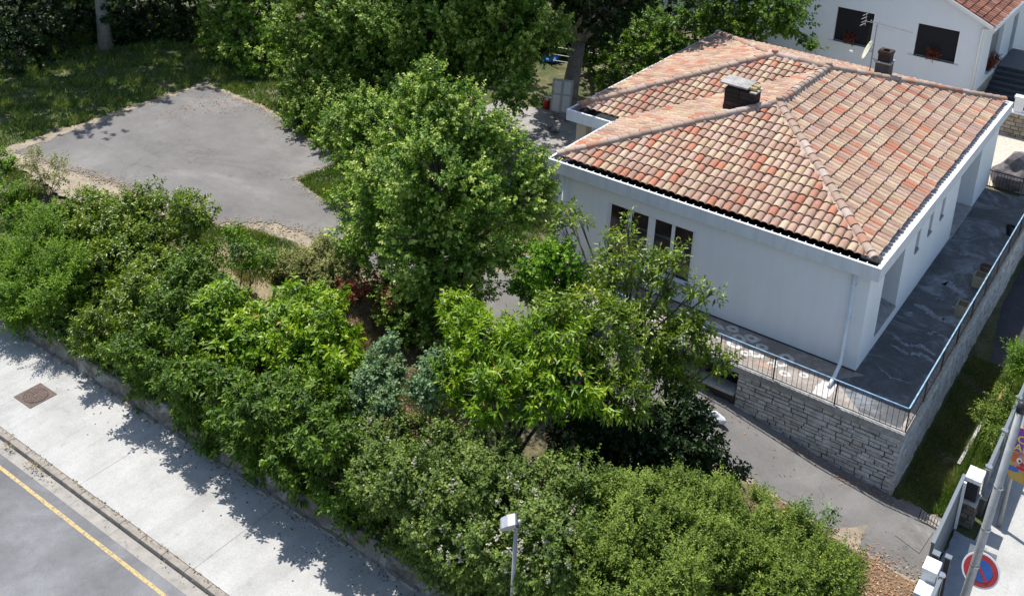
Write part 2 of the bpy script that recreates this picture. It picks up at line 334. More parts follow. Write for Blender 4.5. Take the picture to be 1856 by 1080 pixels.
# street: footway, kerb, gutter strip, road, yellow line
mb = MB()
jx = [-70, -46, -36, -29.5, -23.9, -18.4, -12.87, -7.4, -1.9, 3.6, 9, 14.5, 40]
for a, b in zip(jx[:-1], jx[1:]): mb.box(a+.006, -18.68, -2.6, b-.006, -14.95, -2.4)
mb.box(5.1, -14.94, -2.6, 30, 60, -2.403)
tag(mb.build('sidewalk', M_walk), kind='structure')
mb = MB(); x = -70
while x < 40: mb.box(x+.004, -18.93, -2.62, x+.996, -18.69, -2.395); x += 1
tag(mb.build('kerb', M_kerb, bevel=.02), kind='structure')
mb = MB(); x = -70
while x < 40: mb.box(x+.004, -19.34, -2.62, x+1.996, -18.935, -2.55 + random.uniform(-.003, .003)); x += 2
tag(mb.build('gutter_strip', M_gut), kind='structure')
mb = MB(); mb.box(-70, -60, -2.7, 60, -19.345, -2.548); tag(mb.build('road', M_road), kind='structure')
def m_line():
    m = NT('worn_yellow_paint'); n = m.noise(9, 8, .8); c = m.ramp(n, [(.42, (.20, .19, .17)), (.5, (.50, .36, .14)), (.7, (.60, .44, .17))]); return m.col(c, .8)
sheet('road_marking', wob([(-60, -19.55), (40, -19.80), (40, -19.92), (-60, -19.67)], .3, .008), lambda x, y: -2.543, m_line())
# gate apron and dark footway stains
sheet('apron', wob([(4.45, -8.6), (4.45, -2.7), (5.5, -2.9), (5.5, -4.4), (5.15, -8.6)], .3, .06), lambda x, y: -2.398, simple('apron_concrete', (.27, .29, .31), .9, 0, .15, 3, .3))
sheet('rear_asphalt', [(3.2, 8), (6, 8), (6, 19.5), (2.6, 19.5), (2.6, 13)], lambda x, y: -2.45, asphalt('rear_asphalt_m', (.05, .05, .055), .8))
sheet('gravel_yard', [(-12, 20.6), (9, 20.6), (9, 45), (-12, 45)], lambda x, y: -.27 if x > -3 else -.28, M_gravel)

# ------------------------------------------------------------------ street retaining wall
mb = MB(); x = -70.0; n = 200
pts = []
prof = []
x = -45.0
while x < 4.2:
    h = -1.78 + .10*math.sin(x*.9) + .07*math.sin(x*2.7+1) + random.uniform(-.05, .05); o = random.uniform(-.035, .035); prof.append((x, h, o)); x += random.uniform(.25, .45)
prof.append((4.25, -1.75, 0))
cols = []
for x, h, o in prof:
    cols.append([(x, -15.13+o-.05, -2.41), (x, -15.10+o, -2.15+random.uniform(-.04, .04)), (x, -15.09-o, h-.05), (x, -15.03, h), (x, -14.8, h+.01), (x, -14.75, -2.4)])
vs = [v for c in cols for v in c]; k = 6
mb.add(vs, [(i*k+j, (i+1)*k+j, (i+1)*k+j+1, i*k+j+1) for i in range(len(cols)-1) for j in range(k-1)])
rw = mb.build('retaining_wall', M_oldwall); tag(rw, 'low stained concrete wall holding back the hedge along the sidewalk', 'wall')
mb = MB()
for x, h, o in prof[::1]:
    if random.random() < .8:
        s = random.uniform(.06, .2); mb.obox((x+random.uniform(-.2, .2), -15.24+random.uniform(-.05, .03), -2.38), (s*1.3, 0, 0), (0, s*.5, 0), (0, .02, s*.35))
mb.build('footing_rubble', M_kerb, rw)

# ------------------------------------------------------------------ roof
def tile_field(O, u, s, n, Wd, L, pitch=.31, course=.51):
    O, u, s, n = [np.array(a, float) for a in (O, u, s, n)]
    nc = int(round(Wd/pitch)); pitch = Wd/nc; nr = int(L/course)+2; k = 8
    th = np.linspace(0, np.pi, k)
    V = []; F = []; Rn = []; b = 0
    for c in range(nc):
        for r in range(nr):
            ju = RG.normal(0, .006); js = RG.normal(0, .012); sk = RG.normal(0, .012)
            u0 = (c+.5)*pitch + ju; s0 = r*course - .07 + js; s1 = s0 + course + .07
            lo, hi = .150, .128; lift = .035 + RG.normal(0, .004)
            A = np.stack([u0 + lo*np.cos(th), np.full(k, s0), lift + (.096)*np.sin(th)], 1)
            A2 = np.stack([u0 + (lo-.02)*np.cos(th), np.full(k, s0), lift-.004 + (.078)*np.sin(th)], 1)
            B = np.stack([u0 + sk + hi*np.cos(th), np.full(k, s1), .0 + .072*np.sin(th)], 1)
            P = np.concatenate([A2, A, A, B]); V.append(O + P[:, :1]*u + P[:, 1:2]*s + P[:, 2:3]*n)
            rv = RG.random()
            for i in range(k-1):
                F.append((b+i+1, b+i, b+k+i, b+k+i+1)); F.append((b+2*k+i+1, b+2*k+i, b+3*k+i, b+3*k+i+1)); Rn += [rv, rv]
            b += 4*k
    return np.concatenate(V), F, Rn, pitch
def roof_face(name, A, B, S, top, clips, under_poly, parent, mat):
    A = Vector(A); B = Vector(B); u = (B-A).normalized(); T = Vector(top); n = u.cross(T-A).normalized()
    if n.z < 0: n = -n
    s = n.cross(u) if n.cross(u).z > 0 else u.cross(n)
    Wd = (B-A).length; L = (T-A).dot(s)
    V, F, Rn, p = tile_field(A, u, s, n, Wd, L)
    me = bpy.data.meshes.new(name); me.from_pydata(V.tolist(), [], F); at = me.attributes.new('rnd', 'FLOAT', 'FACE'); at.data.foreach_set('value', Rn); me.update()
    bm = bmesh.new(); bm.from_mesh(me)
    for co, no in clips:
        bmesh.ops.bisect_plane(bm, geom=bm.verts[:]+bm.edges[:]+bm.faces[:], plane_co=co, plane_no=no, clear_outer=True)
    bm.to_mesh(me); bm.free()
    me.polygons.foreach_set('use_smooth', [True]*len(me.polygons))
    o = link(name, me, mat, parent)
    mb = MB(); mb.poly([Vector(q) + n*.012 for q in under_poly]); return o, mb, n
house = empty('house', (-6.4, 10, 0), 'white bungalow with hipped orange and cream tiled roof above stone terrace', 'house')
ZE, ZR = 4.42, 6.46
AP = Vector((-6.4, 6.75, ZR)); R2 = Vector((-6.4, 12.65, ZR)); WA = Vector((-9.0, 12.65, ZR))
xL, xR, yF, yN, xW, yB = -12.8, -.09, .10, 5.35, -15.05, 20.1
PFL = Vector((xL, yF, ZE)); PFR = Vector((xR, yF, ZE)); PRB = Vector((xR, yB, ZE)); PWB = Vector((xW, yB, ZE)); PWF = Vector((xW, yN, ZE)); PV = Vector((xL, yN, ZE))
def vclip(P, Q, keep):     # vertical plane through P, Q keeping the side of point keep
    d = Vector((Q.x-P.x, Q.y-P.y, 0)); n = Vector((d.y, -d.x, 0)).normalized()
    if (Vector(keep)-P).dot(n) > 0: n = -n
    return (P, n)
under = MB(); tiles = []
faces = [
 (PFL, PFR, AP, [vclip(PFL, AP, (-6, 1, 0)), vclip(PFR, AP, (-6, 1, 0))], [PFL, PFR, AP]),
 (PRB, PFR, AP, [vclip(PFR, AP, (-1, 9, 0)), vclip(AP, R2, (-1, 9, 0)), vclip(PRB, R2, (-1, 9, 0))], [PFR, PRB, R2, AP]),
 (PWB, PRB, R2, [vclip(PRB, R2, (-7, 19, 0)), vclip(PWB, WA, (-7, 19, 0)), vclip(R2, WA, (-7, 19, 0))], [PRB, PWB, WA, R2]),
 (PWF, PWB, WA, [vclip(PWF, WA, (-14, 12, 0)), vclip(PWB, WA, (-14, 12, 0))], [PWB, PWF, WA]),
 (PWF, Vector((xR, yN, ZE)), WA, [vclip(PWF, WA, (-10, 8, 0)), vclip(WA, R2, (-10, 8, 0)), vclip(PV, R2, (-11, 9.5, 0))], [PWF, PV, R2, WA]),
 (PFL, Vector((xL, 14, ZE)), AP, [vclip(PFL, AP, (-12, 4, 0)), vclip(AP, R2, (-12, 4, 0)), vclip(PV, R2, (-8, 6, 0))], [PV, PFL, AP, R2]),
]
roof_o = None
for i, (A, B, T, cl, up) in enumerate(faces):
    o, m2, n = roof_face('roof', A, B, None, T, cl, up, house if i == 0 else None, M_tile)
    tiles.append(o)
    for v in m2.f: under.add([m2.v[k] for k in v], [tuple(range(len(v)))])
# merge the six slopes into one roof mesh
bmall = bmesh.new(); lay = None
for o in tiles: bmall.from_mesh(o.data)
me = bpy.data.meshes.new('roof'); bmall.to_mesh(me); bmall.free(); me.materials.append(M_tile)
roof = tiles[0]; roof.data = me
for o in tiles[1:]: bpy.data.objects.remove(o)
# deck under the tiles
under.build('roof_deck', M_under, roof)
def caps(P, Q, r=.185, step=.46, drop=.02, widen=0):
    mb = MB(); P = Vector(P); Q = Vector(Q); d = Q-P; L = d.length; t = d/L; sd = Vector((t.y, -t.x, 0)).normalized(); up = sd.cross(t); up = up if up.z > 0 else -up
    n = int(L/step)+1; k = 9
    for i in range(n):
        a = L - (i+1)*step - .03; b = L - i*step + .06
        if a < -.1: a = -.1
        o = sd*random.gauss(0, .012); rl = r*random.uniform(.985, 1.02); vs = []
        for (q, rr, lf) in ((a, rl-.03, .075), (a, rl, .10), (a, rl, .10), (b, rl*.88, .075)):
            for j in range(k):
                th = math.pi*j/(k-1); vs.append(P + t*q + o + sd*(rr*math.cos(th)) + up*(lf + rr*.85*math.sin(th)))
        mb.add(vs, [f for j in range(k-1) for f in ((j+1, j, k+j, k+j+1), (2*k+j+1, 2*k+j, 3*k+j, 3*k+j+1))])
    return mb
def mortar(P, Q, w=.25):
    mb = MB(); P = Vector(P); Q = Vector(Q); d = Q-P; L = d.length; t = d/L; sd = Vector((t.y, -t.x, 0)).normalized(); n = int(L/.12); vs = []
    for i in range(n+1):
        c = P + t*(L*i/n); wl = w*random.uniform(.62, 1.15); wr = w*random.uniform(.62, 1.15)
        vs += [c - sd*wl + Vector((0, 0, -.0)), c - sd*.12 + Vector((0, 0, .145)), c + sd*.12 + Vector((0, 0, .145)), c + sd*wr + Vector((0, 0, -.0))]
    mb.add(vs, [(i*4+j, i*4+j+1, i*4+5+j, i*4+4+j) for i in range(n) for j in range(3)]); return mb
for P, Q in ((PFL, AP), (PFR, AP), (AP, R2), (PRB, R2), (PWB, WA), (PWF, WA), (WA, R2)):
    caps(P, Q).build('ridge_cap', M_cap, roof, smooth=True); mortar(P, Q).build('mortar_bed', M_mortar, roof, smooth=False)
for P in (AP, R2, WA):
    mb = MB(); mb.tube([P+Vector((0, 0, .1)), P+Vector((0, 0, .30)), P+Vector((0, 0, .33))], [.17, .15, .10], 12); mb.build('apex_cap', M_cap, roof)
# chimney with tilted plate
mb = MB(); mb.cr = 0
for i in range(7):
    z = 5.55 + i*.19
    mb.box(-8.52+random.uniform(-.012, .012), 6.0, z, -7.88, 6.72+random.uniform(-.01, .01), z+.175); mb.box(-7.86, 6.0+random.uniform(-.01, .01), z, -7.22+random.uniform(-.012, .012), 6.72, z+.175)
    mb.box(-8.48, 6.03, z+.175, -7.25, 6.69, z+.19)
M_soot = NT('sooty_brick'); M_soot.bump(M_soot.noise(12, 6, .7), .6, .03); M_soot = M_soot.col(M_soot.mix(1, M_soot.ramp(M_soot.attr(), [(0, (.022, .017, .016)), (.6, (.04, .03, .028)), (1, (.075, .035, .018))]), M_soot.ramp(M_soot.noise(4, 7, .75), [(.3, .4), (.7, 1.3)]), 'MULTIPLY'), .9)
ch = mb.build('chimney', M_soot, roof)
mb = MB(); mb.obox((-8.1, 6.34, 7.09), (.62, 0, -.01), (0, .50, .02), (0, 0, .035)); mb.box(-7.42, 5.92, 6.89, -7.12, 6.8, 6.94); mb.build('chimney_plate', M_coping, ch, bevel=.01)
mb = MB()
for x, y in ((-8.45, 6.08), (-7.98, 6.08), (-8.45, 6.62), (-7.98, 6.62)): mb = MB(); mb.box(x, y, 6.87, x+.1, y+.08, 7.06); mb.build('plate_support', M_soot, ch)
M_yclay = simple('yellow_clay', (.42, .31, .13), .85, 0, .25, 9)
for cx, cy in ((-7.42, 6.18), (-7.42, 6.5)):
    mb = MB(); mb.tube([(cx-.2, cy, 7.02), (cx+.22, cy, 7.02)], .09, 12); mb.build('chimney_pot', M_yclay, ch)
mb = MB(); mb.obox((-8.75, 6.0, 5.72), (.28, 0, .09), (0, .2, 0), (0, 0, .012)); mb.build('flashing', M_pole, ch)
# rear chimney
mb = MB(); mb.box(-4.6, 13.45, 5.9, -3.95, 14.15, 7.05); ch2 = mb.build('chimney', simple('grey_render_chimney', (.075, .07, .07), .9, 0, .4, 5, .5), roof)
mb = MB(); mb.box(-4.66, 13.39, 7.03, -3.89, 14.21, 7.09); mb.build('strap', M_pole, ch2)
mb = MB()
mb.box(-4.55, 13.5, 7.09, -4.0, 14.1, 7.45); mb.box(-4.58, 13.47, 7.45, -3.97, 13.62, 7.6); mb.box(-4.58, 13.98, 7.45, -3.97, 14.13, 7.6); mb.box(-4.58, 13.62, 7.45, -4.42, 13.98, 7.6); mb.box(-4.13, 13.62, 7.45, -3.97, 13.98, 7.6); mb.build('chimney_top', M_soot, ch2)

for o_ in [ch2] + list(ch2.children): o_.data.transform(Matrix.Translation((-.45, 1.8, -.57)))
# eaves: fascia ring with trough
def fascia():
    mb = MB(); zt, zb = 4.36, 3.84
    # front (outer y -.34), left, notch, wing front, wing left, back, right
    mb.box(-13.14, -.34, zb, .34, -.22, zt); mb.box(-13.14, -.218, zb, -13.02, 4.77, zt); mb.box(-15.4, 4.77, zb, -13.022, 4.89, zt)
    mb.box(-15.4, 4.892, zb, -15.28, 20.5, zt); mb.box(-15.278, 20.38, zb, .34, 20.5, zt); mb.box(.18, -.218, zb, .34, 20.378, zt)
    return mb
fascia().build('fascia', M_fascia, house, bevel=.012)
mb = MB()
mb.box(-13.018, -.218, 3.86, .178, .6, 4.06); mb.box(-13.018, .602, 3.86, -12.4, 4.768, 4.06); mb.box(-15.278, 4.892, 3.86, -12.4, 5.6, 4.06); mb.box(-15.278, 5.602, 3.86, -14.6, 20.378, 4.06)
mb.build('gutter', M_zinc, house)
mb = MB(); mb.box(-.6, .602, 3.86, .178, 20.378, 4.30); mb.box(-14.59, 19.6, 3.86, -.602, 20.378, 4.07); mb.build('eave_ledge', M_ledge, house)
x = -12.9
while x < .1:
    mb = MB(); mb.obox((x, -.16, 4.31), (.014, 0, 0), (0, .055, 0), (0, 0, .045)); mb.build('gutter_bracket', M_white, house); x += .31
# walls
mb = MB()
WX0, WX1, WZ0, WZ1 = -10.35, -6.55, .86, 3.2
mb.box(-12.67, 0, -1.2, WX0, .35, 3.86); mb.box(WX1, 0, -.05, 0, .35, 3.86); mb.box(WX0, .001, -1.2, WX1, .349, WZ0); mb.box(WX0, .001, WZ1, WX1, .349, 3.86)
mb.box(-12.67, .352, -1.2, -12.35, 6.5, 3.86)
mb.box(-15.0, 6.502, -1.2, -12.35, 20.2, 3.86); mb.box(-12.348, 19.9, -1.2, -.3, 20.2, 3.86)
# right wall with openings
def wallx(y0, y1, z0, z1, d=.3): mb.box(-d, y0, z0, 0, y1, z1)
wallx(.352, 1.9, -.05, 3.86); wallx(1.902, 4.45, -.05, .55); wallx(1.902, 4.45, 3.1, 3.859); wallx(4.452, 6.05, -.05, 3.86)
for (a, b) in ((6.052, 6.6), (7.902, 8.45), (9.752, 10.3)):
    wallx(a, b, -.05, 2.1); wallx(a, b, 3.2, 3.859)
wallx(6.602, 7.9, -.05, 3.858); wallx(8.452, 9.75, -.05, 3.858); wallx(10.302, 12.75, -.05, 3.858)
wallx(16.7, 20.2, -.05, 3.858); mb.box(-1.3, 16.7, -.05, -.302, 16.95, 3.858); mb.box(-1.3, 12.5, -.05, -.302, 12.75, 3.858)
mb.box(-1.3, 12.752, -.05, -1.2, 13.3, 3.858); mb.box(-1.3, 15.9, -.05, -1.2, 16.698, 3.858); mb.box(-1.3, 13.302, 2.9, -1.2, 15.898, 3.858)
mb.box(-.9, 1.7, -.05, -.302, 1.898, 3.858); mb.box(-.9, 4.452, -.05, -.302, 4.6, 3.858)
mb.build('wall', M_wall, house)
mb = MB(); mb.box(-1.19, 12.752, -.03, .06, 16.698, .10); mb.build('door_step', M_coping, house)
mb = MB(); mb.box(-12.66, -.015, -.02, 0.012, -.002, .05); mb.build('wall_skirting', M_darkmetal, house)
M_win = M_white
def window(name, x0, x1, z0, z1, y, div, parent, big=.14):
    mb = MB(); mb.box(x0, y, z0, x1, y+.08, z0+.1); mb.box(x0, y, z1-.08, x1, y+.08, z1)
    xe = [x0] + div + [x1]
    for i, xx in enumerate(xe):
        w = .12 if i in (0, len(xe)-1) else (.30 if i == len(xe)//2 else .14)
        a = xx if i == 0 else (xx-w if i == len(xe)-1 else xx-w/2); mb.box(a, y-.004, z0+.1, a+w, y+.084, z1-.08)
    f = mb.build(name, M_win, parent, bevel=.006)
    mb = MB(); mb.box(x0+.01, y+.03, z0+.01, x1-.01, y+.045, z1-.01); mb.build('pane', M_glass, f)
    mb = MB(); mb.box(x0-.02, y-.34, z0-.10, x1+.02, y+.02, z0-.003); mb.build('window_sill', M_coping, f)
window('window', WX0+.002, WX1-.002, WZ0+.002, WZ1-.002, .09, [WX0+.98, WX0+1.93, WX0+2.86], house)
# deep side window niche, slot windows
mb = MB(); mb.box(-.86, 1.9, .55, -.80, 4.45, 3.1); g = mb.build('window', M_glass, house)
mb = MB(); mb.add([(-.8, 1.902, .75), (-.8, 4.448, .75), (.03, 4.448, .56), (.03, 1.902, .56), (-.8, 1.902, .5), (-.8, 4.448, .5), (.03, 4.448, .5), (.03, 1.902, .5)], [(0,3,2,1)[::-1], (3, 7, 6, 2), (0, 1, 5, 4), (0, 4, 7, 3), (1, 2, 6, 5)]); mb.build('window_sill', M_coping, g)
for (a, b) in ((6.052, 6.6), (7.902, 8.45), (9.752, 10.3)):
    mb = MB(); mb.box(-.29, a, 2.1, -.26, b, 3.2); g = mb.build('window', M_glass, house)
    mb = MB(); mb.box(-.26, a+.002, 2.08, .05, b-.002, 2.15); mb.build('window_sill', M_coping, g)
mb = MB(); mb.box(-1.27, 13.3, .1, -1.23, 15.9, 2.9); g = mb.build('glass_door', M_glass, house)
mb = MB()
for y in (13.3, 14.55, 15.8): mb.box(-1.235, y, .1, -1.18, y+.1, 2.9)
mb.box(-1.235, 13.4, 2.8, -1.18, 15.8, 2.9); mb.build('door_frame', M_greymetal, g)
# downpipes
mb = MB(); mb.tube([(-.52, -.12, 3.9), (-.5, -.12, .55), (-.47, -.3, .28), (-.42, -1.0, .12), (-.42, -1.55, .06)], .065, 10); dp = mb.build('downpipe', M_pvc, house, smooth=True)
for z in (3.3, 2.0, .8): mb = MB(); mb.box(-.6, -.2, z, -.42, -.002, z+.04); mb.build('pipe_clip', M_pvc, dp)
mb = MB(); mb.tube([(-12.35, -.12, 3.86), (-12.35, -.12, -.9)], .06, 10); mb.build('downpipe', M_pvc, house, smooth=True)
mb = MB(); mb.box(-14.95, 5.0, -.6, -14.45, 5.5, 3.86); mb.build('porch_post', simple('beige_post', (.5, .42, .3), .85, 0, .1, 4), house)

# ------------------------------------------------------------------ aerials on the roof
M_alu = simple('aluminium', (.45, .45, .46), .35, .8, .15, 9)
an = empty('tv_antenna', (-4.9, 13.8, 6.2), 'metal television aerial with long boom beside the rear chimney', 'antenna')
mb = MB(); mb.tube([(-4.9, 13.8, 6.1), (-4.9, 13.8, 8.72)], .028, 8); mb.obox((-4.75, 13.75, 7.05), (.16, 0, 0), (0, .02, 0), (0, 0, .02)); mb.build('mast', M_pole, an)
mb = MB(); mb.obox((-4.2, 13.8, 8.72), (1.0, 0, -.06), (0, .007, 0), (0, 0, .007)); mb.obox((-4.6, 13.8, 8.62), (.5, 0, -.03), (0, .006, 0), (0, 0, .006))
for i in range(20):
    x = -5.2 + i*.1; mb.obox((x, 13.8, 8.72+.06 - (x+4.2)*.06), (.004, 0, .03), (0, .06, 0), (.012, 0, .002)); mb.obox((x, 13.8, 8.72-.01 - (x+4.2)*.06), (.018, 0, .006), (0, .05, 0), (0, 0, .003))
mb.build('boom', M_alu, an)
mb = MB()
for dz, dx in ((.3, 0), (.12, -.04), (-.05, -.02), (-.2, -.06)): mb.obox((-5.5+dx, 13.8, 8.78+dz), (.03, .3, 0), (.012, 0, 0), (0, 0, .012))
mb.obox((-5.45, 13.8, 8.82), (.01, 0, 0), (0, .01, 0), (0, 0, .28)); mb.obox((-5.3, 13.8, 8.76), (.2, 0, 0), (0, .012, 0), (0, 0, .012)); mb.build('reflector', M_alu, an)
mb = MB()
for dx in (-.3, -.24): mb.tube([(-4.9+dx, 13.78, 8.55), (-4.9+dx, 13.78, 7.75), (-4.85, 13.78, 7.7)], .008, 6)
mb.build('cable', M_darkmetal, an)
sd = empty('satellite_dish', (-4.9, 13.7, 7.3), 'pale round satellite dish clamped to the aerial mast', 'satellite dish')
mb = MB(); dn = Vector((-.86, -.35, .35)).normalized(); a = dn.cross(Vector((0, 0, 1))).normalized(); b = a.cross(dn); c0 = Vector((-5.05, 13.72, 7.4)); vs = [c0]; n = 20
for r_, d_ in ((.2, .02), (.36, .06), (.46, .11)):
    for k in range(n): th = 2*math.pi*k/n; vs.append(c0 + a*math.cos(th)*r_ + b*math.sin(th)*r_*1.1 + dn*d_)
fs = [(0, 1+k, 1+(k+1) % n) for k in range(n)]
for j in range(2): fs += [(1+j*n+k, 1+(j+1)*n+k, 1+(j+1)*n+(k+1) % n, 1+j*n+(k+1) % n) for k in range(n)]
mb.add(vs, fs); o = mb.build('dish', simple('cream_enamel', (.55, .55, .42), .5, 0, .1, 5), sd, smooth=True); so = o.modifiers.new('s', 'SOLIDIFY'); so.thickness = .015
mb = MB(); mb.tube([c0 - b*.45 + dn*.05, c0 - b*.42 + dn*.75], .014, 6); mb.tube([c0, (-4.9, 13.8, 7.38)], .03, 8); mb.build('arm', M_alu, sd)
mb = MB(); e = c0 - b*.40 + dn*.78; mb.tube([e, e - dn*.14], [.045, .06], 10); mb.build('receiver_head', M_white, sd)

for e_ in (an, sd): e_.location = Vector(e_.location) + Vector((-.45, 1.8, -.57))
# ------------------------------------------------------------------ terrace
ter = empty('terrace', (-5, -1.2, -1.2), 'raised stone terrace wrapping the front and right side of the bungalow', 'terrace')
mb = MB(); mb.box(-12.66, -2.30, -.2, 2.30, -.003, 0.0); mb.build('front_floor', M_terr, ter)
mb = MB(); mb.box(.003, 0.0, -.2, 2.30, 19.6, .002); mb.add([(.35, -.003, .006), (-.4, -.9, .006), (1.0, -2.28, .006), (2.29, -2.28, .006), (2.29, .1, .006), (.35, .1, .006)][::1], [(0, 1, 2, 3, 4, 5)]); mb.build('side_floor', M_terr_shade, ter)  # corner polygon paints the eave's cast shadow onto the front floor
# concrete coping
mb = MB(); x = -12.66
while x < 2.4:
    x2 = min(x+1.7, 2.46); mb.box(x+.004, -2.50, -.22, x2-.004, -2.22, .045 + random.uniform(-.004, .004)); x += 1.7
mb.build('coping', M_coping, ter, bevel=.015)
M_bands = simple('weathered_side_edge', (.33, .30, .26), .95, 0, .45, 6, .6)
mb = MB(); y = -2.2
while y < 19.6:
    y2 = min(y+1.1, 19.6); mb.box(2.22, y+.006, -.15, 2.47, y2-.006, .04 + random.uniform(-.012, .012)); y += 1.1
mb.build('edge_course', M_bands, ter, bevel=.02)
def stones(mb, a, b, ztop, zbot, out, rowh=(.10, .19), ln=(.25, .75), depth=.1, dep=.035):
    a = Vector(a); b = Vector(b); d = (b-a); L = d.length; d /= L; out = Vector(out); z = ztop
    while z > zbot:
        h = random.uniform(*rowh); x = random.uniform(-.4, 0)
        while x < L:
            l = random.uniform(*ln); x0 = max(x, 0); x1 = min(x+l, L)
            if x1-x0 > .04:
                g = .015; o = random.uniform(0, dep); zz0 = z-h+g; zz1 = z-g
                split = random.random() < .18 and h > .14
                for (q0, q1) in (((zz0, (zz0+zz1)/2-g*.5), ((zz0+zz1)/2+g*.5, zz1)) if split else ((zz0, zz1),)):
                    p = []
                    for (u, zc) in ((x0+g, q0), (x1-g, q0), (x1-g, q1), (x0+g, q1)): p.append((u+random.uniform(-.012, .012), zc+random.uniform(-.01, .01)))
                    base = [a + d*u + Vector((0, 0, zc-a.z)) - out*depth for u, zc in p]
                    uc = sum(q[0] for q in p)/4; zc_ = sum(q[1] for q in p)/4
                    mid = [a + d*u + Vector((0, 0, zc-a.z)) + out*(o-.012) for u, zc in p]
                    front = [a + d*(uc+(u-uc)*.9) + Vector((0, 0, zc_+(zc-zc_)*.78-a.z)) + out*(o+random.uniform(.0, .02)) for u, zc in p]
                    mb.add(base+mid+front, [(0,1,5,4), (1,2,6,5), (2,3,7,6), (3,0,4,7), (4,5,9,8), (5,6,10,9), (6,7,11,10), (7,4,8,11), (8,9,10,11)])
            x += l
        z -= h
mb = MB(); stones(mb, (-3.3, -2.44, 0), (2.36, -2.44, 0), -.22, -2.55, (0, -1, 0)); stones(mb, (-12.6, -2.44, 0), (-7.6, -2.44, 0), -.22, -1.45, (0, -1, 0))
stones(mb, (2.36, -2.46, 0), (2.36, 19.6, 0), -.15, -2.6, (1, 0, 0), (.12, .22), (.3, .8), .1, .05)
mb.build('stone_wall', M_stone, ter)
mb = MB(); mb.box(-3.3, -2.42, -2.7, 2.34, -2.2, -.22); mb.box(-12.6, -2.42, -2.7, -7.6, -2.2, -.22); mb.box(2.1, -2.2, -2.7, 2.34, 19.6, -.152); mb.box(-7.6, -1.75, -2.7, -3.3, -1.6, -.2); mb.box(-7.598, -2.4, -2.7, -3.302, -1.752, -1.02); mb.build('wall_core', M_joint, ter)
mb = MB(); mb.box(-7.58, -2.62, -1.10, -3.32, -2.0, -.98); mb.build('ledge', M_coping, ter, bevel=.015)
mb = MB(); mb.box(-7.0, -1.78, -.9, -4.0, -1.74, -.4); mb.build('recess_dark_panel', M_shutter, ter)  # flat black panel paints the dark inside of the basement recess
# cement rings and smears on the terrace floor
def blob(cx, cy, rx, ry, n=18, j=.2): return [(cx + rx*math.cos(2*math.pi*k/n)*random.uniform(1-j, 1+j), cy + ry*math.sin(2*math.pi*k/n)*random.uniform(1-j, 1+j)) for k in range(n)]
DON = [(-7.28, -1.63), (-4.83, -1.05), (-4.51, -0.3), (-4.07, -0.73), (-3.49, -1.47), (-3.71, -0.43), (-3.18, -1.26), (-3.18, -0.71), (-2.48, -1.54), (-2.27, -1.24), (-1.91, -1.74), (-1.34, -1.39), (-4.01, -1.23), (-2.23, -0.77), (-6.37, -0.95), (-5.6, -1.7), (-6.9, -.8), (-5.2, -.5)]
for i, (x, y) in enumerate(DON):
    mb = MB(); s = random.uniform(.15, .24); n = 16; A = blob(x, y, s*1.2, s, n, .16); B = blob(x, y, s*.5, s*.38, n, .12)
    mb.add([(p[0], p[1], .005) for p in A] + [(p[0], p[1], .005) for p in B], [(k, (k+1) % n, n+(k+1) % n, n+k) for k in range(n)]); mb.build('cement_patch', M_patch, ter)
for (pts) in (wob([(-.75, -1.25), (-.2, -1.15), (-.25, -2.25), (-.75, -2.28)], .15, .05), wob([(-3.7, -.75), (-3.55, -.7), (-3.35, -.25), (-3.55, -.25)], .1, .03), wob([(-5.9, -.45), (-4.9, -.35), (-4.7, -.6), (-5.7, -.6)], .1, .04)):
    mb = MB(); mb.poly([(p[0], p[1], .006) for p in pts]); mb.build('cement_patch', M_patch, ter)
M_ptile = simple('pink_tiles', (.36, .25, .19), .8, 0, .2, 6)
for (x, y) in ((-2.72, -.95), (-2.68, -1.72)):
    mb = MB(); mb.poly([(p[0], p[1], .007) for p in wob([(x-.3, y-.14), (x+.3, y-.14), (x+.3, y+.14), (x-.3, y+.14)], .1, .02)]); mb.build('tile_patch', M_ptile, ter)
def ribbon(pts, w, z):
    out = []; L = []; Rr = []
    P = [Vector(p) for p in pts]; Q = []
    for i in range(len(P)-1):
        for k in range(12): Q.append(P[i].lerp(P[i+1], k/12) + Vector((random.uniform(-.03, .03), random.uniform(-.05, .05))))
    Q.append(P[-1])
    for i, p in enumerate(Q):
        d = (Q[min(i+2, len(Q)-1)]-Q[max(i-2, 0)]).normalized(); nn = Vector((-d.y, d.x)); e = min(1, i/6+.15, (len(Q)-1-i)/6+.15)
        L.append(p + nn*w*random.uniform(.25, 1.0)*e); Rr.append(p - nn*w*random.uniform(.25, 1.0)*e)
    n = len(Q); return [(q.x, q.y, z) for q in L+Rr], [(i, i+1, n+i+1, n+i) for i in range(n-1)]
mb = MB()
for pts, w, z in (([(.3, 3.3), (.9, 2.9), (1.4, 3.2), (2.1, 2.9)], .16, .008), ([(.5, 2.6), (1.1, 2.3), (1.6, 2.7), (2.2, 2.3)], .13, .0085), ([(.3, 6.1), (.9, 5.9), (1.5, 5.6), (2.0, 5.7)], .25, .008), ([(.2, 5.2), (.6, 5.1)], .28, .0082),
                  ([(.4, 8.7), (1.0, 8.6), (1.9, 8.0)], .34, .008), ([(1.3, 4.1), (1.6, 4.5), (2.0, 4.4), (2.2, 3.8)], .13, .009), ([(.5, .9), (1.1, .5), (1.9, .6)], .05, .0085), ([(1.0, -.7), (1.6, -1.1), (2.0, -1.0)], .03, .009),
                  ([(.9, 7.1), (1.2, 7.2)], .17, .009), ([(1.5, 6.9), (1.9, 6.8)], .14, .009)):
    a_, b_ = ribbon(pts, w, z); mb = MB(); mb.add(a_, b_); mb.build('floor_stain', M_patchb, ter)

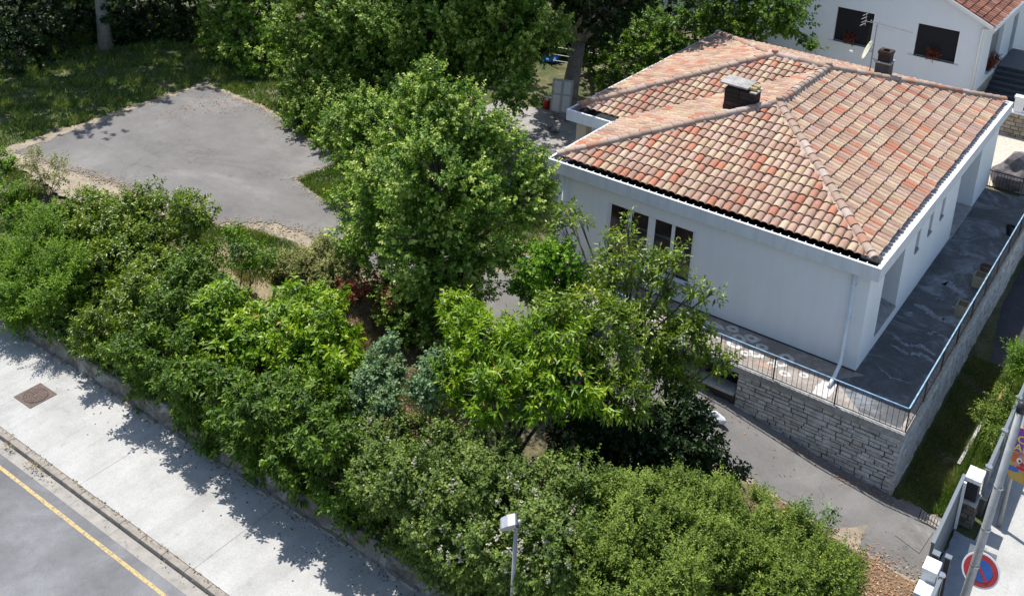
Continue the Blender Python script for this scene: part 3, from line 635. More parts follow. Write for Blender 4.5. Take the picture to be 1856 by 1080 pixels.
# railings
def railing(name, a, b, nb, label, posts):
    a = Vector(a); b = Vector(b); d = b-a; L = d.length; t = d/L; sdv = Vector((-t.y, t.x, 0))
    r = empty(name, a, label, 'railing')
    mb = MB(); mb.obox((a+b)/2 + Vector((0, 0, 1.0)), t*(L/2), sdv*.024, Vector((0, 0, .018))); mb.build('handrail', M_blue, r, bevel=.006)
    mb = MB(); mb.obox((a+b)/2 + Vector((0, 0, .12)), t*(L/2), sdv*.012, Vector((0, 0, .012))); mb.build('bottom_rail', M_darkmetal, r)
    bal = MB(); bal.tube([(0, 0, .12), (0, 0, .98)], .009, 5); me = bal.mesh('baluster')
    me.materials.append(M_balu)
    for i in range(nb):
        f = (i+.5)/nb; o = bpy.data.objects.new('baluster', me); C.objects.link(o); o.parent = r
        o.location = t*(L*f); k = random.choice((-1, 0, 0, 1))*.03
        o.rotation_euler = (k*t.y*2, k*t.x*2 if abs(t.x) > .5 else 0, 0)
    for f in posts:
        mb = MB(); c = a + t*(L*f); mb.box(c.x-.02, c.y-.02, .04, c.x+.02, c.y+.02, .985); mb.build('post', M_darkmetal, r)
    return r
railing('balcony_railing', (-12.5, -2.42, 0), (2.40, -2.42, 0), 84, 'blue topped railing along the front edge of the terrace', (0.003, .145, .285, .425, .565, .70, .845))
railing('balcony_railing', (2.41, -2.40, 0), (2.41, 19.5, 0), 98, 'blue topped railing along the right side of the terrace', (.004, .1, .2, .3, .4, .5, .6, .7, .8, .9, .997))
# thin metal tray fixed outside of the side railing
def planter(x, y, w, l, h, label, mat, kind='box'):
    r = empty('planter', (x, y, .006), label, 'planter', 'planters along the side railing'); z0 = .012
    if kind == 'box':
        mb = MB(); t = .03
        mb.box(x-w, y-l, z0, x+w, y-l+t, z0+h); mb.box(x-w, y+l-t, z0, x+w, y+l, z0+h); mb.box(x-w, y-l+t, z0, x-w+t, y+l-t, z0+h); mb.box(x+w-t, y-l+t, z0, x+w, y+l-t, z0+h); mb.box(x-w+t, y-l+t, z0, x+w-t, y+l-t, z0+.04)
        mb.build('box', mat, r); mb = MB(); mb.box(x-w+t, y-l+t, z0+.05, x+w-t, y+l-t, z0+h-.05); mb.build('soil', M_soil, r)
    else:
        mb = MB(); mb.tube([(x, y, z0), (x, y, z0+h), (x, y, z0+h+.03)], [w*.7, w, w*1.06], 14, cap=False); mb.tube([(x, y, z0+h*.8), (x, y, z0+.02)], [w*.92, w*.7], 14); mb.build('pot', mat, r)
M_plant = simple('mossy_concrete', (.30, .26, .18), .95, 0, .4, 9, .6)
planter(2.03, 6.45, .2, .27, .5, 'square mossy concrete planter standing alone nearest the front of the side terrace', M_plant)
planter(2.02, 9.3, .22, .3, .5, 'square mossy concrete planter next to the brown round pot', M_plant)
planter(2.05, 10.25, .24, .24, .45, 'round brown clay pot behind the second concrete planter', simple('brown_clay', (.12, .075, .05), .9, 0, .3, 8), 'pot')
planter(2.05, 15.0, .2, .2, .4, 'small round grey pot farthest back along the side railing', M_darkmetal, 'pot')

# ------------------------------------------------------------------ neighbour's house
nb = empty('neighbour_house', (-10, 31, 0), 'white gabled house with black shutters and dark steps behind the bungalow', 'house')
mb = MB()
fy = 31.0; wins = [(-12.05, -9.65, 2.2, 4.45), (-7.13, -4.66, 2.38, 4.45)]
xs_ = [-19, wins[0][0], wins[0][1], wins[1][0], wins[1][1], -3.35]
mb.box(-19, fy, -.8, wins[0][0], fy+.3, 5.3); mb.box(wins[0][1], fy, -.8, wins[1][0], fy+.3, 5.3); mb.box(wins[1][1], fy, -.8, -3.35, fy+.3, 5.3)
for (a, b, z0, z1) in wins: mb.box(a, fy+.001, -.8, b, fy+.299, z0); mb.box(a, fy+.001, z1, b, fy+.299, 5.3)
mb.prism([(0, 0), (0, 0)], 0, 0) if False else None
mb.add([(-19, fy, 5.3), (-3.35, fy, 5.3), (-11.2, fy, 8.9), (-19, fy+.3, 5.3), (-3.35, fy+.3, 5.3), (-11.2, fy+.3, 8.9)], [(0, 1, 2), (5, 4, 3), (0, 3, 4, 1), (1, 4, 5, 2), (2, 5, 3, 0)])
for (a, b, z0, z1) in ((31.302, 33.4, -.8, 5.2), (33.402, 36.8, -.8, 1.55), (33.402, 36.8, 3.95, 5.2), (36.802, 39.9, -.8, 5.2), (39.902, 41.4, 3.7, 5.2), (41.402, 46, -.8, 5.2)): mb.box(-3.65, a, z0, -3.35, b, z1)
mb.build('wall', M_wall2, nb)
for i, (a, b, z0, z1) in enumerate(wins):
    mb = MB(); mb.box(a+.002, fy+.16, z0+.06, b-.002, fy+.2, z1-.002); w = mb.build('shutter', M_shutter, nb)
    mb = MB(); mb.box(a-.25, fy-.10, z0-.06, b+.2, fy+.16, z0); mb.build('window_sill', M_fascia, w)
    mb = MB(); mb.box(a, fy-.012, z0+.002, a+.05, fy+.15, z1); mb.box(b-.05, fy-.012, z0+.002, b, fy+.15, z1); mb.box(a+.052, fy-.012, z1-.05, b-.052, fy+.15, z1); mb.build('frame', M_white, w)
mb = MB(); mb.box(-3.62, 33.404, 1.55, -3.58, 36.798, 3.95); w = mb.build('shutter', M_greymetal, nb)
mb = MB(); mb.box(-3.6, 33.3, 1.48, -3.2, 36.9, 1.56); mb.build('window_sill', M_coping, w)
mb = MB(); mb.box(-3.9, 39.95, 1.3, -3.7, 41.4, 3.7); mb.build('door', M_shutter, nb)
mb = MB(); stones(mb, (-3.33, 31, 0), (-3.33, 40, 0), .9, -.7, (1, 0, 0), (.12, .2), (.25, .6), .02, .03); mb.build('stone_plinth', M_stoneb, nb)
# roof of the neighbour: slope to the right
A = Vector((-2.9, 30.6, 5.18)); B = Vector((-2.9, 46, 5.18)); T = Vector((-11.2, 30.6, 8.95))
n_ = (B-A).cross(T-A).normalized(); n_ = n_ if n_.z > 0 else -n_; u_ = (A-B).normalized(); s_ = n_.cross(u_); s_ = s_ if s_.z > 0 else -s_
V, F, Rn, p_ = tile_field(B, u_, s_, n_, (B-A).length, (T-A).length-.4, .42, .44)
me = bpy.data.meshes.new('roof'); me.from_pydata(V.tolist(), [], F); at = me.attributes.new('rnd', 'FLOAT', 'FACE'); at.data.foreach_set('value', Rn)
nr = link('roof', me, M_ntile, nb)
mb = MB(); mb.obox((A+B)/2 + (T-A)/2 - n_*.06, (B-A)/2, (T-A)/2, n_*.055); T2_ = Vector((-11.2, 38.3, 8.95)); mb.obox((-15.35, 38.3, 7.05), (0, 7.7, 0), (-4.15, 0, -1.88), (0, 0, .055)); mb.build('roof_deck', M_ntile, nr)
mb = MB(); mb.obox(A.lerp(T, .5) + Vector((0, -.02, -.12)), (T-A)/2, (0, .03, 0), (0, 0, .11)); mb.build('verge_board', M_white, nb)
mb = MB(); mb.tube([(-2.82, 30.7, 5.06), (-2.82, 46, 5.06)], .1, 8); mb.tube([(-2.82, 30.75, 5.0), (-3.1, 30.85, 4.9), (-3.5, 30.9, 4.85), (-3.5, 30.9, -.6)], .06, 8); mb.build('gutter', M_white, nb, smooth=True)
mb = MB()
for i in range(7): mb.box(-3.32, 33.6+i*.55, -.6, .8, 34.14+i*.55+4*(i == 6), -.05+i*.2); mb.box(-3.32, 33.57+i*.55, -.08+i*.2, .8, 34.14+i*.55+4*(i == 6), -.045+i*.2)
mb.build('steps', simple('dark_slate', (.05, .055, .065), .6, 0, .25, 3), nb)
# flower boxes on sills
def flowers(pts, r, n, mats, parent, name='flowers', L=.07):
    foliage(name, [(p[0], p[1], p[2], r) for p in pts], mats, parent=parent, L=L, Wd=L*.9, cover=1.5)
def flower_box(x, y, z, l, label, axis='x'):
    r = empty('flower_box', (x, y, z), label, 'flower box', 'flower boxes on the neighbour window sills'); mb = MB()
    dx, dy = (l, .11) if axis == 'x' else (.11, l)
    mb.box(x-dx, y-dy, z, x+dx, y+dy, z+.2); mb.build('box', M_darkmetal, r, bevel=.02)
    foliage('flowers', [(x-dx*.3, y-dy*.3, z+.28, .18), (x+dx*.3, y+dy*.3, z+.27, .18), (x, y, z+.3, .2)], LEAF['red'], parent=r, L=.09, Wd=.07, cover=2.2)

# ------------------------------------------------------------------ foliage
def foliage(name, lobes, mat, parent=None, L=.16, Wd=.09, cover=2.6, kleaf=9, squash=.85, shootlen=.3, tipval=0, drop=.25, upb=.45, flatter=.5, stuff=False, extra=None, seed=None, clump=.45, spire=.5):
    rg = np.random.default_rng((int(abs(lobes[0][0]*1000)) + int(abs(lobes[0][1]*7919)) + len(lobes)*31 + len(name)) if seed is None else seed)
    allP = []; allD = []; allO = []; allT = []
    lob = np.array(lobes, float)
    for (cx, cy, cz, r) in lob:
        ns = max(6, int(cover*4*np.pi*r*r/(L*Wd*.62)/kleaf))
        nc = max(4, int(13*r*r/(clump*clump)*.42)); dc = rg.normal(size=(nc, 3)); dc /= np.linalg.norm(dc, axis=1)[:, None]
        d = rg.normal(size=(ns, 3)); ci = rg.integers(0, nc, ns); inc = rg.random(ns) < .80
        dj = dc[ci] + rg.normal(size=(ns, 3))*(clump*.42/r); d = np.where(inc[:, None], dj, d); d /= np.linalg.norm(d, axis=1)[:, None]
        crad = (.86 + .36*rg.random(nc)**1.3)[ci]
        k1 = rg.normal(size=(4, 3))*2.6; ph = rg.random(4)*6.28
        bumpy = 1 + .17*np.sin(d@k1.T + ph).sum(1)*.8
        rad = r*bumpy*np.where(inc, crad*(1 - .30*rg.random(ns)), .95*(1 - .5*rg.random(ns))) * (1 + .10*rg.normal(size=ns)*(rg.random(ns) < .35))
        P = np.array([cx, cy, cz]) + d*rad[:, None]*np.array([1, 1, squash]) + np.array([0, 0, 1.])*(inc*rg.random(ns)**2*spire*clump)[:, None]
        dd = d*.75 + np.array([0, 0, upb]) + rg.normal(size=(ns, 3))*.38; dd /= np.linalg.norm(dd, axis=1)[:, None]
        allP.append(P); allD.append(dd); allO.append(d)
    P = np.concatenate(allP); D = np.concatenate(allD); O = np.concatenate(allO)
    # cull shoots buried deep inside other lobes
    keep = np.ones(len(P), bool)
    for (cx, cy, cz, r) in lob: keep &= ~(np.linalg.norm((P - [cx, cy, cz])/[1, 1, squash], axis=1) < .42*r)
    keep &= P[:, 2] > -2.3
    P, D, O = P[keep], D[keep], O[keep]; ns = len(P)
    # leaves on shoots
    sh = np.clip(.5 + .26*np.sin(P@np.array([1.9, 2.3, 1.1])) * np.sin(P@np.array([-1.1, 1.7, 2.6])+1) + rg.normal(size=ns)*.2, 0, 1)
    a = np.cross(D, np.array([.3, .2, 1.0])); a /= np.linalg.norm(a, axis=1)[:, None]; b = np.cross(D, a)
    t = (np.arange(kleaf)+.5)/kleaf; phi = np.arange(kleaf)*2.4
    T = np.repeat(t[None], ns, 0); PH = phi[None] + rg.random((ns, 1))*6.28
    base = P[:, None] + D[:, None]*(T*shootlen*(.7+.6*rg.random((ns, 1))))[..., None]
    side = a[:, None]*np.cos(PH)[..., None] + b[:, None]*np.sin(PH)[..., None]
    ld = side*(1.0 - .45*T[..., None]) + D[:, None]*(.25 + .6*T[..., None]) + np.array([0, 0, -drop]) + rg.normal(size=(ns, kleaf, 3))*.22
    ld /= np.linalg.norm(ld, axis=2)[..., None]
    up = np.array([0, 0, 1.0])*flatter + O[:, None]*.35 + D[:, None]*.35 + rg.normal(size=(ns, kleaf, 3))*.38
    nrm = up - ld*(up*ld).sum(2)[..., None]; nrm /= np.linalg.norm(nrm, axis=2)[..., None]
    sd_ = np.cross(ld, nrm)
    ll = L*(.6+.6*rg.random((ns, kleaf, 1)))*(1.05-.35*T[..., None]); ww = Wd*.5*(.75+.5*rg.random((ns, kleaf, 1)))*(1.05-.3*T[..., None])
    b0 = base; mid = base + ld*ll*.45; tip = base + ld*ll - np.array([0, 0, 1.])*ll*.12
    lf = mid - sd_*ww + nrm*ww*.28; rt = mid + sd_*ww + nrm*ww*.28
    V = np.stack([b0, lf, tip, rt], 2).reshape(-1, 3); nl = ns*kleaf
    idx = np.arange(nl)*4
    tri = np.empty((nl, 2, 3), np.int32); tri[:, 0] = np.stack([idx, idx+2, idx+1], 1); tri[:, 1] = np.stack([idx, idx+3, idx+2], 1)
    # clump tone, leaf tone and lighter young tips
    val = np.clip(.58*sh[:, None] + .34*rg.random((ns, kleaf)) + .20*T - .07 + (tipval*(sh[:, None] > .6)*(T > .6))*rg.random((ns, kleaf)), 0, .965)
    val = np.where(rg.random(val.shape) < .004, 1.0, val).reshape(-1)
    me = bpy.data.meshes.new(name); me.vertices.add(len(V)); me.vertices.foreach_set('co', V.astype(np.float32).ravel())
    me.loops.add(nl*6); me.loops.foreach_set('vertex_index', tri.ravel()); me.polygons.add(nl*2)
    me.polygons.foreach_set('loop_start', np.arange(nl*2, dtype=np.int32)*3); me.polygons.foreach_set('loop_total', np.full(nl*2, 3, np.int32))
    me.update(calc_edges=True)
    at = me.attributes.new('rnd', 'FLOAT', 'FACE'); at.data.foreach_set('value', np.repeat(val, 2).astype(np.float32))
    o = link(name, me, mat, parent); STAT[0] += nl
    return o
STAT = [0]
def plant(kind, label, cat, base, lobes, leaf, trunk=.12, bark=None, group=None, trunkname='trunk', crown='crown', stems=1, **kw):
    kw = dict(kw)
    if kw.get('stems_fill', 0) or kind in ('dogwood_shrub', 'privet_shrub', 'laurel_shrub', 'chestnut_shrub', 'dark_shrub'):
        lobes = list(lobes)       # foliage reaches down to the ground under the upper lobes
        for l in list(lobes):
            g_ = zg(l[0], l[1]); h_ = (l[2] - l[3]*.85) - g_
            if h_ > .35: lobes.append((l[0], max(l[1] + .15, -14.55), g_ + h_*.5 + .1, max(.5, min(l[3]*.95, h_*.62))))
    bx, by = base; bz = zg(bx, by) - .1
    r = empty(kind, (bx, by, bz), label, cat, group)
    mb = MB(); bark = bark or M_bark; c = Vector(np.mean([l[:3] for l in lobes], 0)); B = Vector((bx, by, bz))
    fork = B.lerp(c, .42); fork.z = bz + (c.z-bz)*.5
    rg = random.Random(len(lobes)*7+int(bx*10))
    if stems == 1:
        mb.tube([B, B.lerp(fork, .3) + Vector((rg.uniform(-.1, .1), rg.uniform(-.1, .1), 0)), fork], [trunk*1.25, trunk, trunk*.75], 9); roots = [fork]
    else: roots = [B + Vector((rg.uniform(-.3, .3), rg.uniform(-.3, .3), 0)) for _ in range(stems)]
    for i, l in enumerate(lobes):
        e = Vector(l[:3]); s = roots[i % len(roots)]; m_ = s.lerp(e, .5) + Vector((rg.uniform(-.15, .15), rg.uniform(-.15, .15), rg.uniform(0, .25)))
        mb.tube([s, m_, e], [trunk*.55, trunk*.36, trunk*.14], 6)
        for q in range(5):
            dv = Vector((rg.uniform(-1, 1), rg.uniform(-1, 1), rg.uniform(-.2, 1))).normalized()*l[3]*.85
            mb.tube([m_.lerp(e, .3+.14*q), e + dv*.5, e + dv], [trunk*.16, trunk*.09, .006], 4)
    mb.build(trunkname, bark, r, smooth=True)
    foliage(crown, lobes, leaf, parent=r, **kw)
    return r
PL = {}
PL['T2'] = [(-15.0,-5.5,8.54,0.6),(-14.25,-5.3,8.14,0.48),(-15.72,-5.7,7.64,0.69),(-16.17,-5.6,6.27,1.04),(-14.57,-5.8,6.9,1.17),(-13.47,-5.0,7.12,1.09),(-12.5,-4.6,5.69,1.25),(-16.82,-6.0,4.38,1.35),(-13.61,-6.6,5.39,2.06),(-11.2,-4.8,4.75,0.92),(-17.09,-6.2,2.61,1.28),(-13.87,-6.8,2.94,1.82),(-12.12,-5.8,3.38,1.52),(-15.16,-6.6,0.63,1.17),(-12.82,-6.4,1.1,1.22),(-17.32,-6.4,1.17,0.91),(-10.68,-4.4,5.53,0.4),(-19.13,-5.9,2.41,0.4),(-13.79,-7.4,0.01,0.9),(-15.19,-7.5,-0.04,0.62),(-12.6,-7.6,0.15,0.68)]
PL['T1'] = [(-34.13,7.2,3.18,2.03),(-29.82,6.2,5.0,2.5),(-27.71,8.2,6.26,2.94),(-22.92,7.2,6.87,2.62),(-19.7,6.7,6.83,1.99),(-19.05,7.7,6.19,1.21),(-32.13,5.2,1.56,1.66),(-29.8,6.2,2.51,2.38),(-28.14,3.6,1.17,1.57),(-20.77,6.8,4.29,1.5),(-18.31,5.4,4.16,0.91),(-28.83,8.7,3.07,2.43),(-25.0,8.7,3.67,2.05),(-32.41,7.2,6.75,2.72),(-27.02,8.2,8.5,3.17),(-22.07,8.2,9.13,2.74),(-30.54,3.6,0.04,1.17),(-27.76,2.4,0.12,0.73)]
PL['T5'] = [(-23.59,-1.2,3.16,0.9),(-22.2,-1.6,2.35,1.03),(-21.62,-0.8,3.59,1.08),(-24.35,-1.2,1.93,0.46),(-22.82,-0.4,3.94,0.8),(-20.68,-2.0,1.75,1.11),(-21.77,-2.4,0.87,0.73),(-21.14,-2.9,0.06,0.58)]
PL['T3'] = [(-20.72,16.0,6.1,2.14),(-22.73,15.5,8.02,2.76),(-18.92,17.0,6.9,1.82),(-21.0,18.0,4.15,1.27),(-24.58,15.0,7.45,2.17),(-16.93,18.0,8.66,2.09),(-24.55,21.0,2.16,1.2)]
PL['T3b'] = [(-22.88,23.0,1.52,1.32),(-21.02,23.0,2.49,1.16),(-20.57,21.0,1.31,1.26),(-19.05,21.5,2.07,1.12),(-18.81,23.0,2.99,1.2),(-23.59,22.0,0.32,1.04),(-20.86,19.0,0.36,0.72),(-21.75,25.0,2.96,0.91)]
PL['T3c'] = [(-17.95,24.0,4.0,1.33),(-16.26,24.0,4.88,1.63),(-13.85,24.0,4.89,1.44),(-12.68,24.5,4.7,1.09),(-14.83,23.5,3.6,0.97),(-15.97,23.0,3.29,0.91),(-14.11,25.0,6.3,1.94),(-17.96,25.0,6.22,1.67)]
PL['T3d'] = [(-10.59,23.5,3.69,0.37),(-11.37,24.0,3.78,0.38)]
PL['T4a'] = [(-54.39,1.5,0.66,1.93),(-50.78,1.5,0.74,1.7),(-50.12,-1.2,-0.22,1.32),(-50.26,5.5,1.05,1.95),(-53.95,4.0,1.33,2.15),(-56.34,4.0,1.96,2.18),(-53.03,-0.5,-0.02,1.7)]
PL['T4d'] = [(-49.7,8.0,0.24,1.64),(-48.74,9.5,0.89,1.83),(-49.07,6.2,-0.34,1.07),(-46.99,8.5,-0.02,1.0),(-49.36,5.2,0.2,1.06)]
PL['T4b'] = [(-43.75,9.0,1.69,1.57),(-41.73,9.0,1.05,1.55),(-41.29,10.0,2.37,1.73),(-42.92,7.8,0.52,0.96),(-40.45,7.4,0.3,1.18),(-38.73,7.6,0.31,1.16),(-43.8,10.0,3.3,1.75),(-39.83,10.0,1.25,1.54)]
PL['A'] = [(-30.02,-13.8,-0.72,0.94),(-28.9,-13.2,0.19,0.85),(-28.04,-14.8,-1.01,0.91),(-25.9,-14.6,-0.62,0.8),(-26.79,-13.6,0.15,0.82),(-30.51,-14.3,-1.45,1.01),(-27.79,-14.2,-0.45,0.87),(-27.22,-15.1,-1.28,0.53)]
PL['B'] = [(-34.8,-9.8,0.89,0.5),(-34.28,-9.8,-0.05,0.5),(-32.61,-9.8,1.29,0.37),(-32.49,-9.8,0.65,0.29),(-35.12,-9.9,-0.84,0.51)]
PL['B2'] = [(-37.82,-9.6,-0.39,0.63),(-34.58,-11.4,-0.38,0.86),(-31.74,-12.2,-0.19,0.7),(-29.95,-12.0,0.48,0.6)]
PL['C'] = [(-27.22,-9.3,1.13,0.7),(-25.99,-9.2,0.99,0.82),(-24.51,-9.1,1.58,0.63),(-23.61,-9.0,1.55,0.36),(-27.82,-9.8,0.22,0.88),(-24.42,-9.5,0.65,0.67),(-23.91,-9.2,1.08,0.45),(-26.21,-9.9,0.3,0.77),(-30.32,-10.2,0.25,0.62),(-28.95,-10.2,0.38,0.7)]
PL['D'] = [(-29.14,-11.0,0.36,0.93),(-27.37,-11.2,0.17,1.13),(-29.51,-11.6,-0.43,1.02),(-25.48,-11.4,0.06,1.19),(-23.99,-11.1,-0.13,0.96),(-25.83,-12.6,-0.66,1.18),(-25.99,-13.9,-1.35,0.98),(-23.08,-13.2,-0.39,1.12),(-22.71,-14.8,-0.74,0.88),(-22.97,-12.4,-0.12,0.94)]
PL['E'] = [(-22.02,-11.05,0.47,0.8),(-20.42,-11.35,0.16,0.83),(-21.15,-13.05,-0.03,0.93),(-19.36,-14.8,0.03,0.87),(-20.34,-15.1,-0.25,0.73),(-20.14,-12.75,-0.1,0.9),(-17.55,-15.2,-0.04,0.73)]
PL['E2'] = [(-21.72,-9.1,1.07,0.43),(-20.92,-9.4,0.88,0.54),(-19.72,-9.5,1.13,0.34),(-22.73,-9.8,0.26,0.52)]
PL['F'] = [(-19.36,-12.0,0.2,1.0),(-17.89,-12.0,0.12,1.08),(-16.13,-11.8,0.76,1.05),(-14.57,-11.5,1.27,0.94),(-16.4,-12.6,-0.28,1.15),(-14.47,-12.4,0.26,1.11),(-13.58,-12.0,1.09,0.7),(-18.52,-13.0,-0.55,1.08),(-16.04,-10.0,1.16,0.63),(-17.1,-10.6,0.9,0.8)]
PL['F2'] = [(-16.42,-15.0,-0.28,0.87),(-15.31,-14.8,-0.08,0.98),(-13.51,-14.8,0.37,1.04),(-12.44,-14.05,0.75,0.83),(-14.14,-15.4,-0.62,0.73),(-12.16,-15.4,-0.23,0.77),(-10.93,-15.0,0.75,0.79),(-10.0,-15.5,-0.02,0.61)]
PL['G'] = [(-20.21,-7.0,-0.26,0.76),(-19.07,-6.9,0.37,0.79),(-17.91,-6.8,0.47,0.65),(-20.74,-7.4,-0.41,0.49),(-19.19,-7.4,-0.2,0.66),(-18.18,-7.2,0.1,0.61)]
PL['H'] = [(-16.32,-7.8,0.6,0.37),(-15.53,-7.6,0.7,0.37),(-16.41,-8.6,0.58,0.33),(-14.5,-8.0,0.83,0.28)]
PL['I'] = [(-11.61,-11.9,1.38,0.46),(-11.73,-11.5,1.85,0.29),(-11.68,-12.6,1.01,0.46),(-11.05,-12.4,1.39,0.45),(-11.78,-13.0,0.46,0.42),(-10.6,-12.9,1.17,0.38)]
PL['I2'] = [(-9.4,-12.3,2.09,0.44),(-9.4,-12.0,2.43,0.34),(-9.24,-12.7,1.89,0.37)]
PL['J'] = [(-9.3,-10.5,3.19,0.66),(-8.15,-10.6,3.13,0.92),(-8.66,-11.3,2.48,0.88),(-6.98,-10.8,3.16,0.97),(-6.22,-10.2,3.75,0.89),(-7.49,-12.0,2.22,0.89),(-6.2,-11.6,2.6,0.87),(-5.22,-10.8,3.18,0.84),(-10.27,-9.8,3.06,0.47),(-8.74,-12.0,2.23,0.5)]
PL['J2'] = [(-5.27,-9.4,3.94,0.83),(-4.72,-9.6,3.33,0.79),(-6.04,-9.0,4.39,0.68),(-4.14,-10.0,2.66,0.78),(-6.77,-9.4,4.1,0.61)]
PL['K'] = [(-9.38,-6.5,3.58,0.68),(-8.29,-6.5,4.03,0.67),(-8.72,-6.6,3.13,0.86),(-9.53,-6.7,2.75,0.57),(-7.9,-6.5,3.19,0.59),(-8.86,-6.5,4.2,0.47)]
PL['L'] = [(-8.99,-5.6,5.57,0.3),(-8.91,-5.8,4.73,0.42),(-6.3,-6.3,5.25,0.43),(-6.46,-6.6,4.41,0.65),(-5.4,-6.6,5.01,0.49),(-4.44,-6.6,5.18,0.48),(-4.04,-6.5,5.81,0.24),(-3.55,-6.5,4.8,0.34),(-4.92,-6.8,4.29,0.59),(-5.8,-7.0,3.84,0.67),(-3.05,-6.4,4.91,0.15),(-6.22,-6.3,6.12,0.16),(-6.97,-6.2,5.17,0.25),(-8.18,-6.0,5.48,0.22)]
PL['M'] = [(-4.61,-7.2,3.32,0.66),(-3.44,-7.2,3.22,0.65),(-3.99,-7.4,2.18,0.73),(-2.58,-7.0,2.99,0.37),(-3.25,-7.0,3.98,0.37),(-3.27,-7.3,2.15,0.51),(-2.13,-6.8,3.09,0.2)]
PL['M2'] = [(-3.26,-8.6,1.19,0.87),(-2.23,-8.2,0.96,0.7),(-3.93,-9.0,0.59,0.88),(-1.58,-7.8,0.04,0.57),(-4.62,-9.6,1.22,0.87),(-5.19,-10.2,0.7,0.81),(-2.21,-9.0,0.27,0.76),(-3.02,-9.6,0.43,0.76),(-2.69,-8.0,1.71,0.5)]
PL['N'] = [(-10.5,-14.25,0.11,0.74),(-9.93,-13.65,0.43,0.84),(-9.21,-12.95,0.56,0.87),(-8.78,-15.2,0.63,0.79),(-7.72,-15.0,0.88,0.93),(-7.55,-13.45,0.92,0.97),(-6.31,-14.8,1.13,1.0),(-6.61,-15.6,0.4,0.72)]
PL['N2'] = [(-6.32,-12.95,0.86,0.96),(-5.02,-14.25,1.1,1.05),(-4.74,-13.05,1.19,0.93),(-5.37,-15.5,0.5,0.89),(-3.8,-15.5,1.25,0.99),(-3.4,-14.05,1.51,0.97),(-3.71,-12.55,1.42,0.74),(-2.23,-15.4,1.76,0.91)]
PL['O'] = [(-2.67,-12.35,1.29,0.73),(-1.68,-12.35,1.66,0.74),(-1.18,-11.75,1.8,0.68),(-1.59,-14.05,1.84,0.84),(-0.55,-13.65,1.98,0.92),(-0.36,-11.35,1.52,0.74),(0.21,-12.55,1.45,0.94),(-1.03,-15.3,1.74,0.81),(0.35,-15.2,2.35,0.86)]
PL['O2'] = [(0.45,-10.15,1.05,0.7),(0.59,-11.15,0.83,0.81),(1.16,-10.55,0.54,0.82),(1.58,-9.55,0.34,0.67),(0.96,-12.75,1.0,0.92),(2.04,-12.15,1.03,0.84),(2.13,-9.15,-0.11,0.55),(2.46,-10.65,0.3,0.58),(2.58,-8.45,-0.55,0.34),(2.84,-9.55,-0.32,0.33)]
PL['P'] = [(0.6,-6.2,-1.4,0.22),(0.78,-6.3,-1.76,0.24)]
PL['P2'] = [(1.38,-6.0,-1.31,0.17),(1.37,-6.0,-1.74,0.15)]
PL['R1'] = [(4.18,6.5,-0.81,0.34),(4.31,6.0,-1.22,0.29),(4.54,6.0,-0.75,0.33)]
PL['R2'] = [(4.4,2.6,-0.75,0.39),(4.36,1.9,-1.12,0.38),(4.0,1.9,-0.95,0.21),(4.62,0.8,-1.07,0.26),(4.68,2.8,-1.15,0.27)]

G = 'shrubs and small trees of the street hedge'
sk = []; x_ = -31.0; rs_ = random.Random(5)
while x_ < 3.6: sk.append((x_, -14.7+rs_.uniform(-.12, .1), -1.55+rs_.uniform(-.12, .15), rs_.uniform(.34, .5))); x_ += rs_.uniform(.5, .75)
plant('bramble', 'low dark bramble trailing along the top of the whole retaining wall', 'bramble', (-14, -14.5), sk, LEAF['deep'], .03, group=G, stems=8, L=.15, Wd=.10, cover=1.9)
plant('linden_tree', 'tall leafy tree with pale tips in the middle, between parking and bungalow', 'tree', (-14.6, -5.9), PL['T2'], LEAF['linden'], .24, L=.155, Wd=.115, kleaf=12, tipval=.8, cover=2.7, shootlen=.45, drop=.3, clump=.5, spire=.9)
plant('linden_tree', 'broad dark tree behind the middle tree, overhanging the back of the parking', 'tree', (-24.5, 6.5), PL['T1'] + [(-25, 6, 5.5, 2.4), (-21.5, 6.5, 6.3, 2.0), (-28, 6.5, 6, 2.3), (-24, 5.4, 3.0, 2.2), (-26.5, 8.5, 12.8, 3.0), (-22.3, 8.5, 13, 3.2), (-24.5, 6.3, 13, 2.5), (-28.5, 10, 10, 3)], LEAF['linden_shade'], .17, L=.19, Wd=.14, kleaf=12, tipval=.8, cover=2.7, shootlen=.5, drop=.3, clump=.6, spire=.9)
plant('young_linden', 'smaller tree squeezed between the broad dark tree and the middle tree', 'tree', (-23.6, .2), PL['T5'], LEAF['linden'], .14, L=.15, Wd=.115, kleaf=11, tipval=.4, cover=2.3, shootlen=.4, spire=.6)
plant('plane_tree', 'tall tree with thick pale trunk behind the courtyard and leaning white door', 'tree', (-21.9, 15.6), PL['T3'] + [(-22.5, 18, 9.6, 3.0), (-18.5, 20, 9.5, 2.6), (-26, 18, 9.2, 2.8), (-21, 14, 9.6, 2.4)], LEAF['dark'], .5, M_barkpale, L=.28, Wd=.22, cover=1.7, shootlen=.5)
plant('leafy_shrub', 'bright green shrub behind the left wing of the bungalow roof', 'shrub', (-21, 22.5), PL['T3b'], LEAF['plane'], .12, L=.24, Wd=.18, cover=1.8, stems=3)
plant('leafy_tree', 'green tree in front of the left end of the neighbour house', 'tree', (-15.5, 24.5), PL['T3c'], LEAF['plane'], .2, L=.24, Wd=.18, cover=1.8, shootlen=.45)
plant('young_shrub', 'small sprig of green leaves against the neighbour white wall', 'shrub', (-11, 24.2), PL['T3d'], LEAF['plane'], .04, L=.2, Wd=.12, cover=2.2, stems=2)
plant('woodland_tree', 'dark undergrowth tree in the far left corner of the lawn', 'tree', (-54.5, 2.5), PL['T4a'] + [(-57, 8, 6.5, 3.4), (-60, 3, 6.5, 3.4), (-63, 8, 9, 4)], LEAF['dark'], .3, L=.34, Wd=.26, cover=1.7)
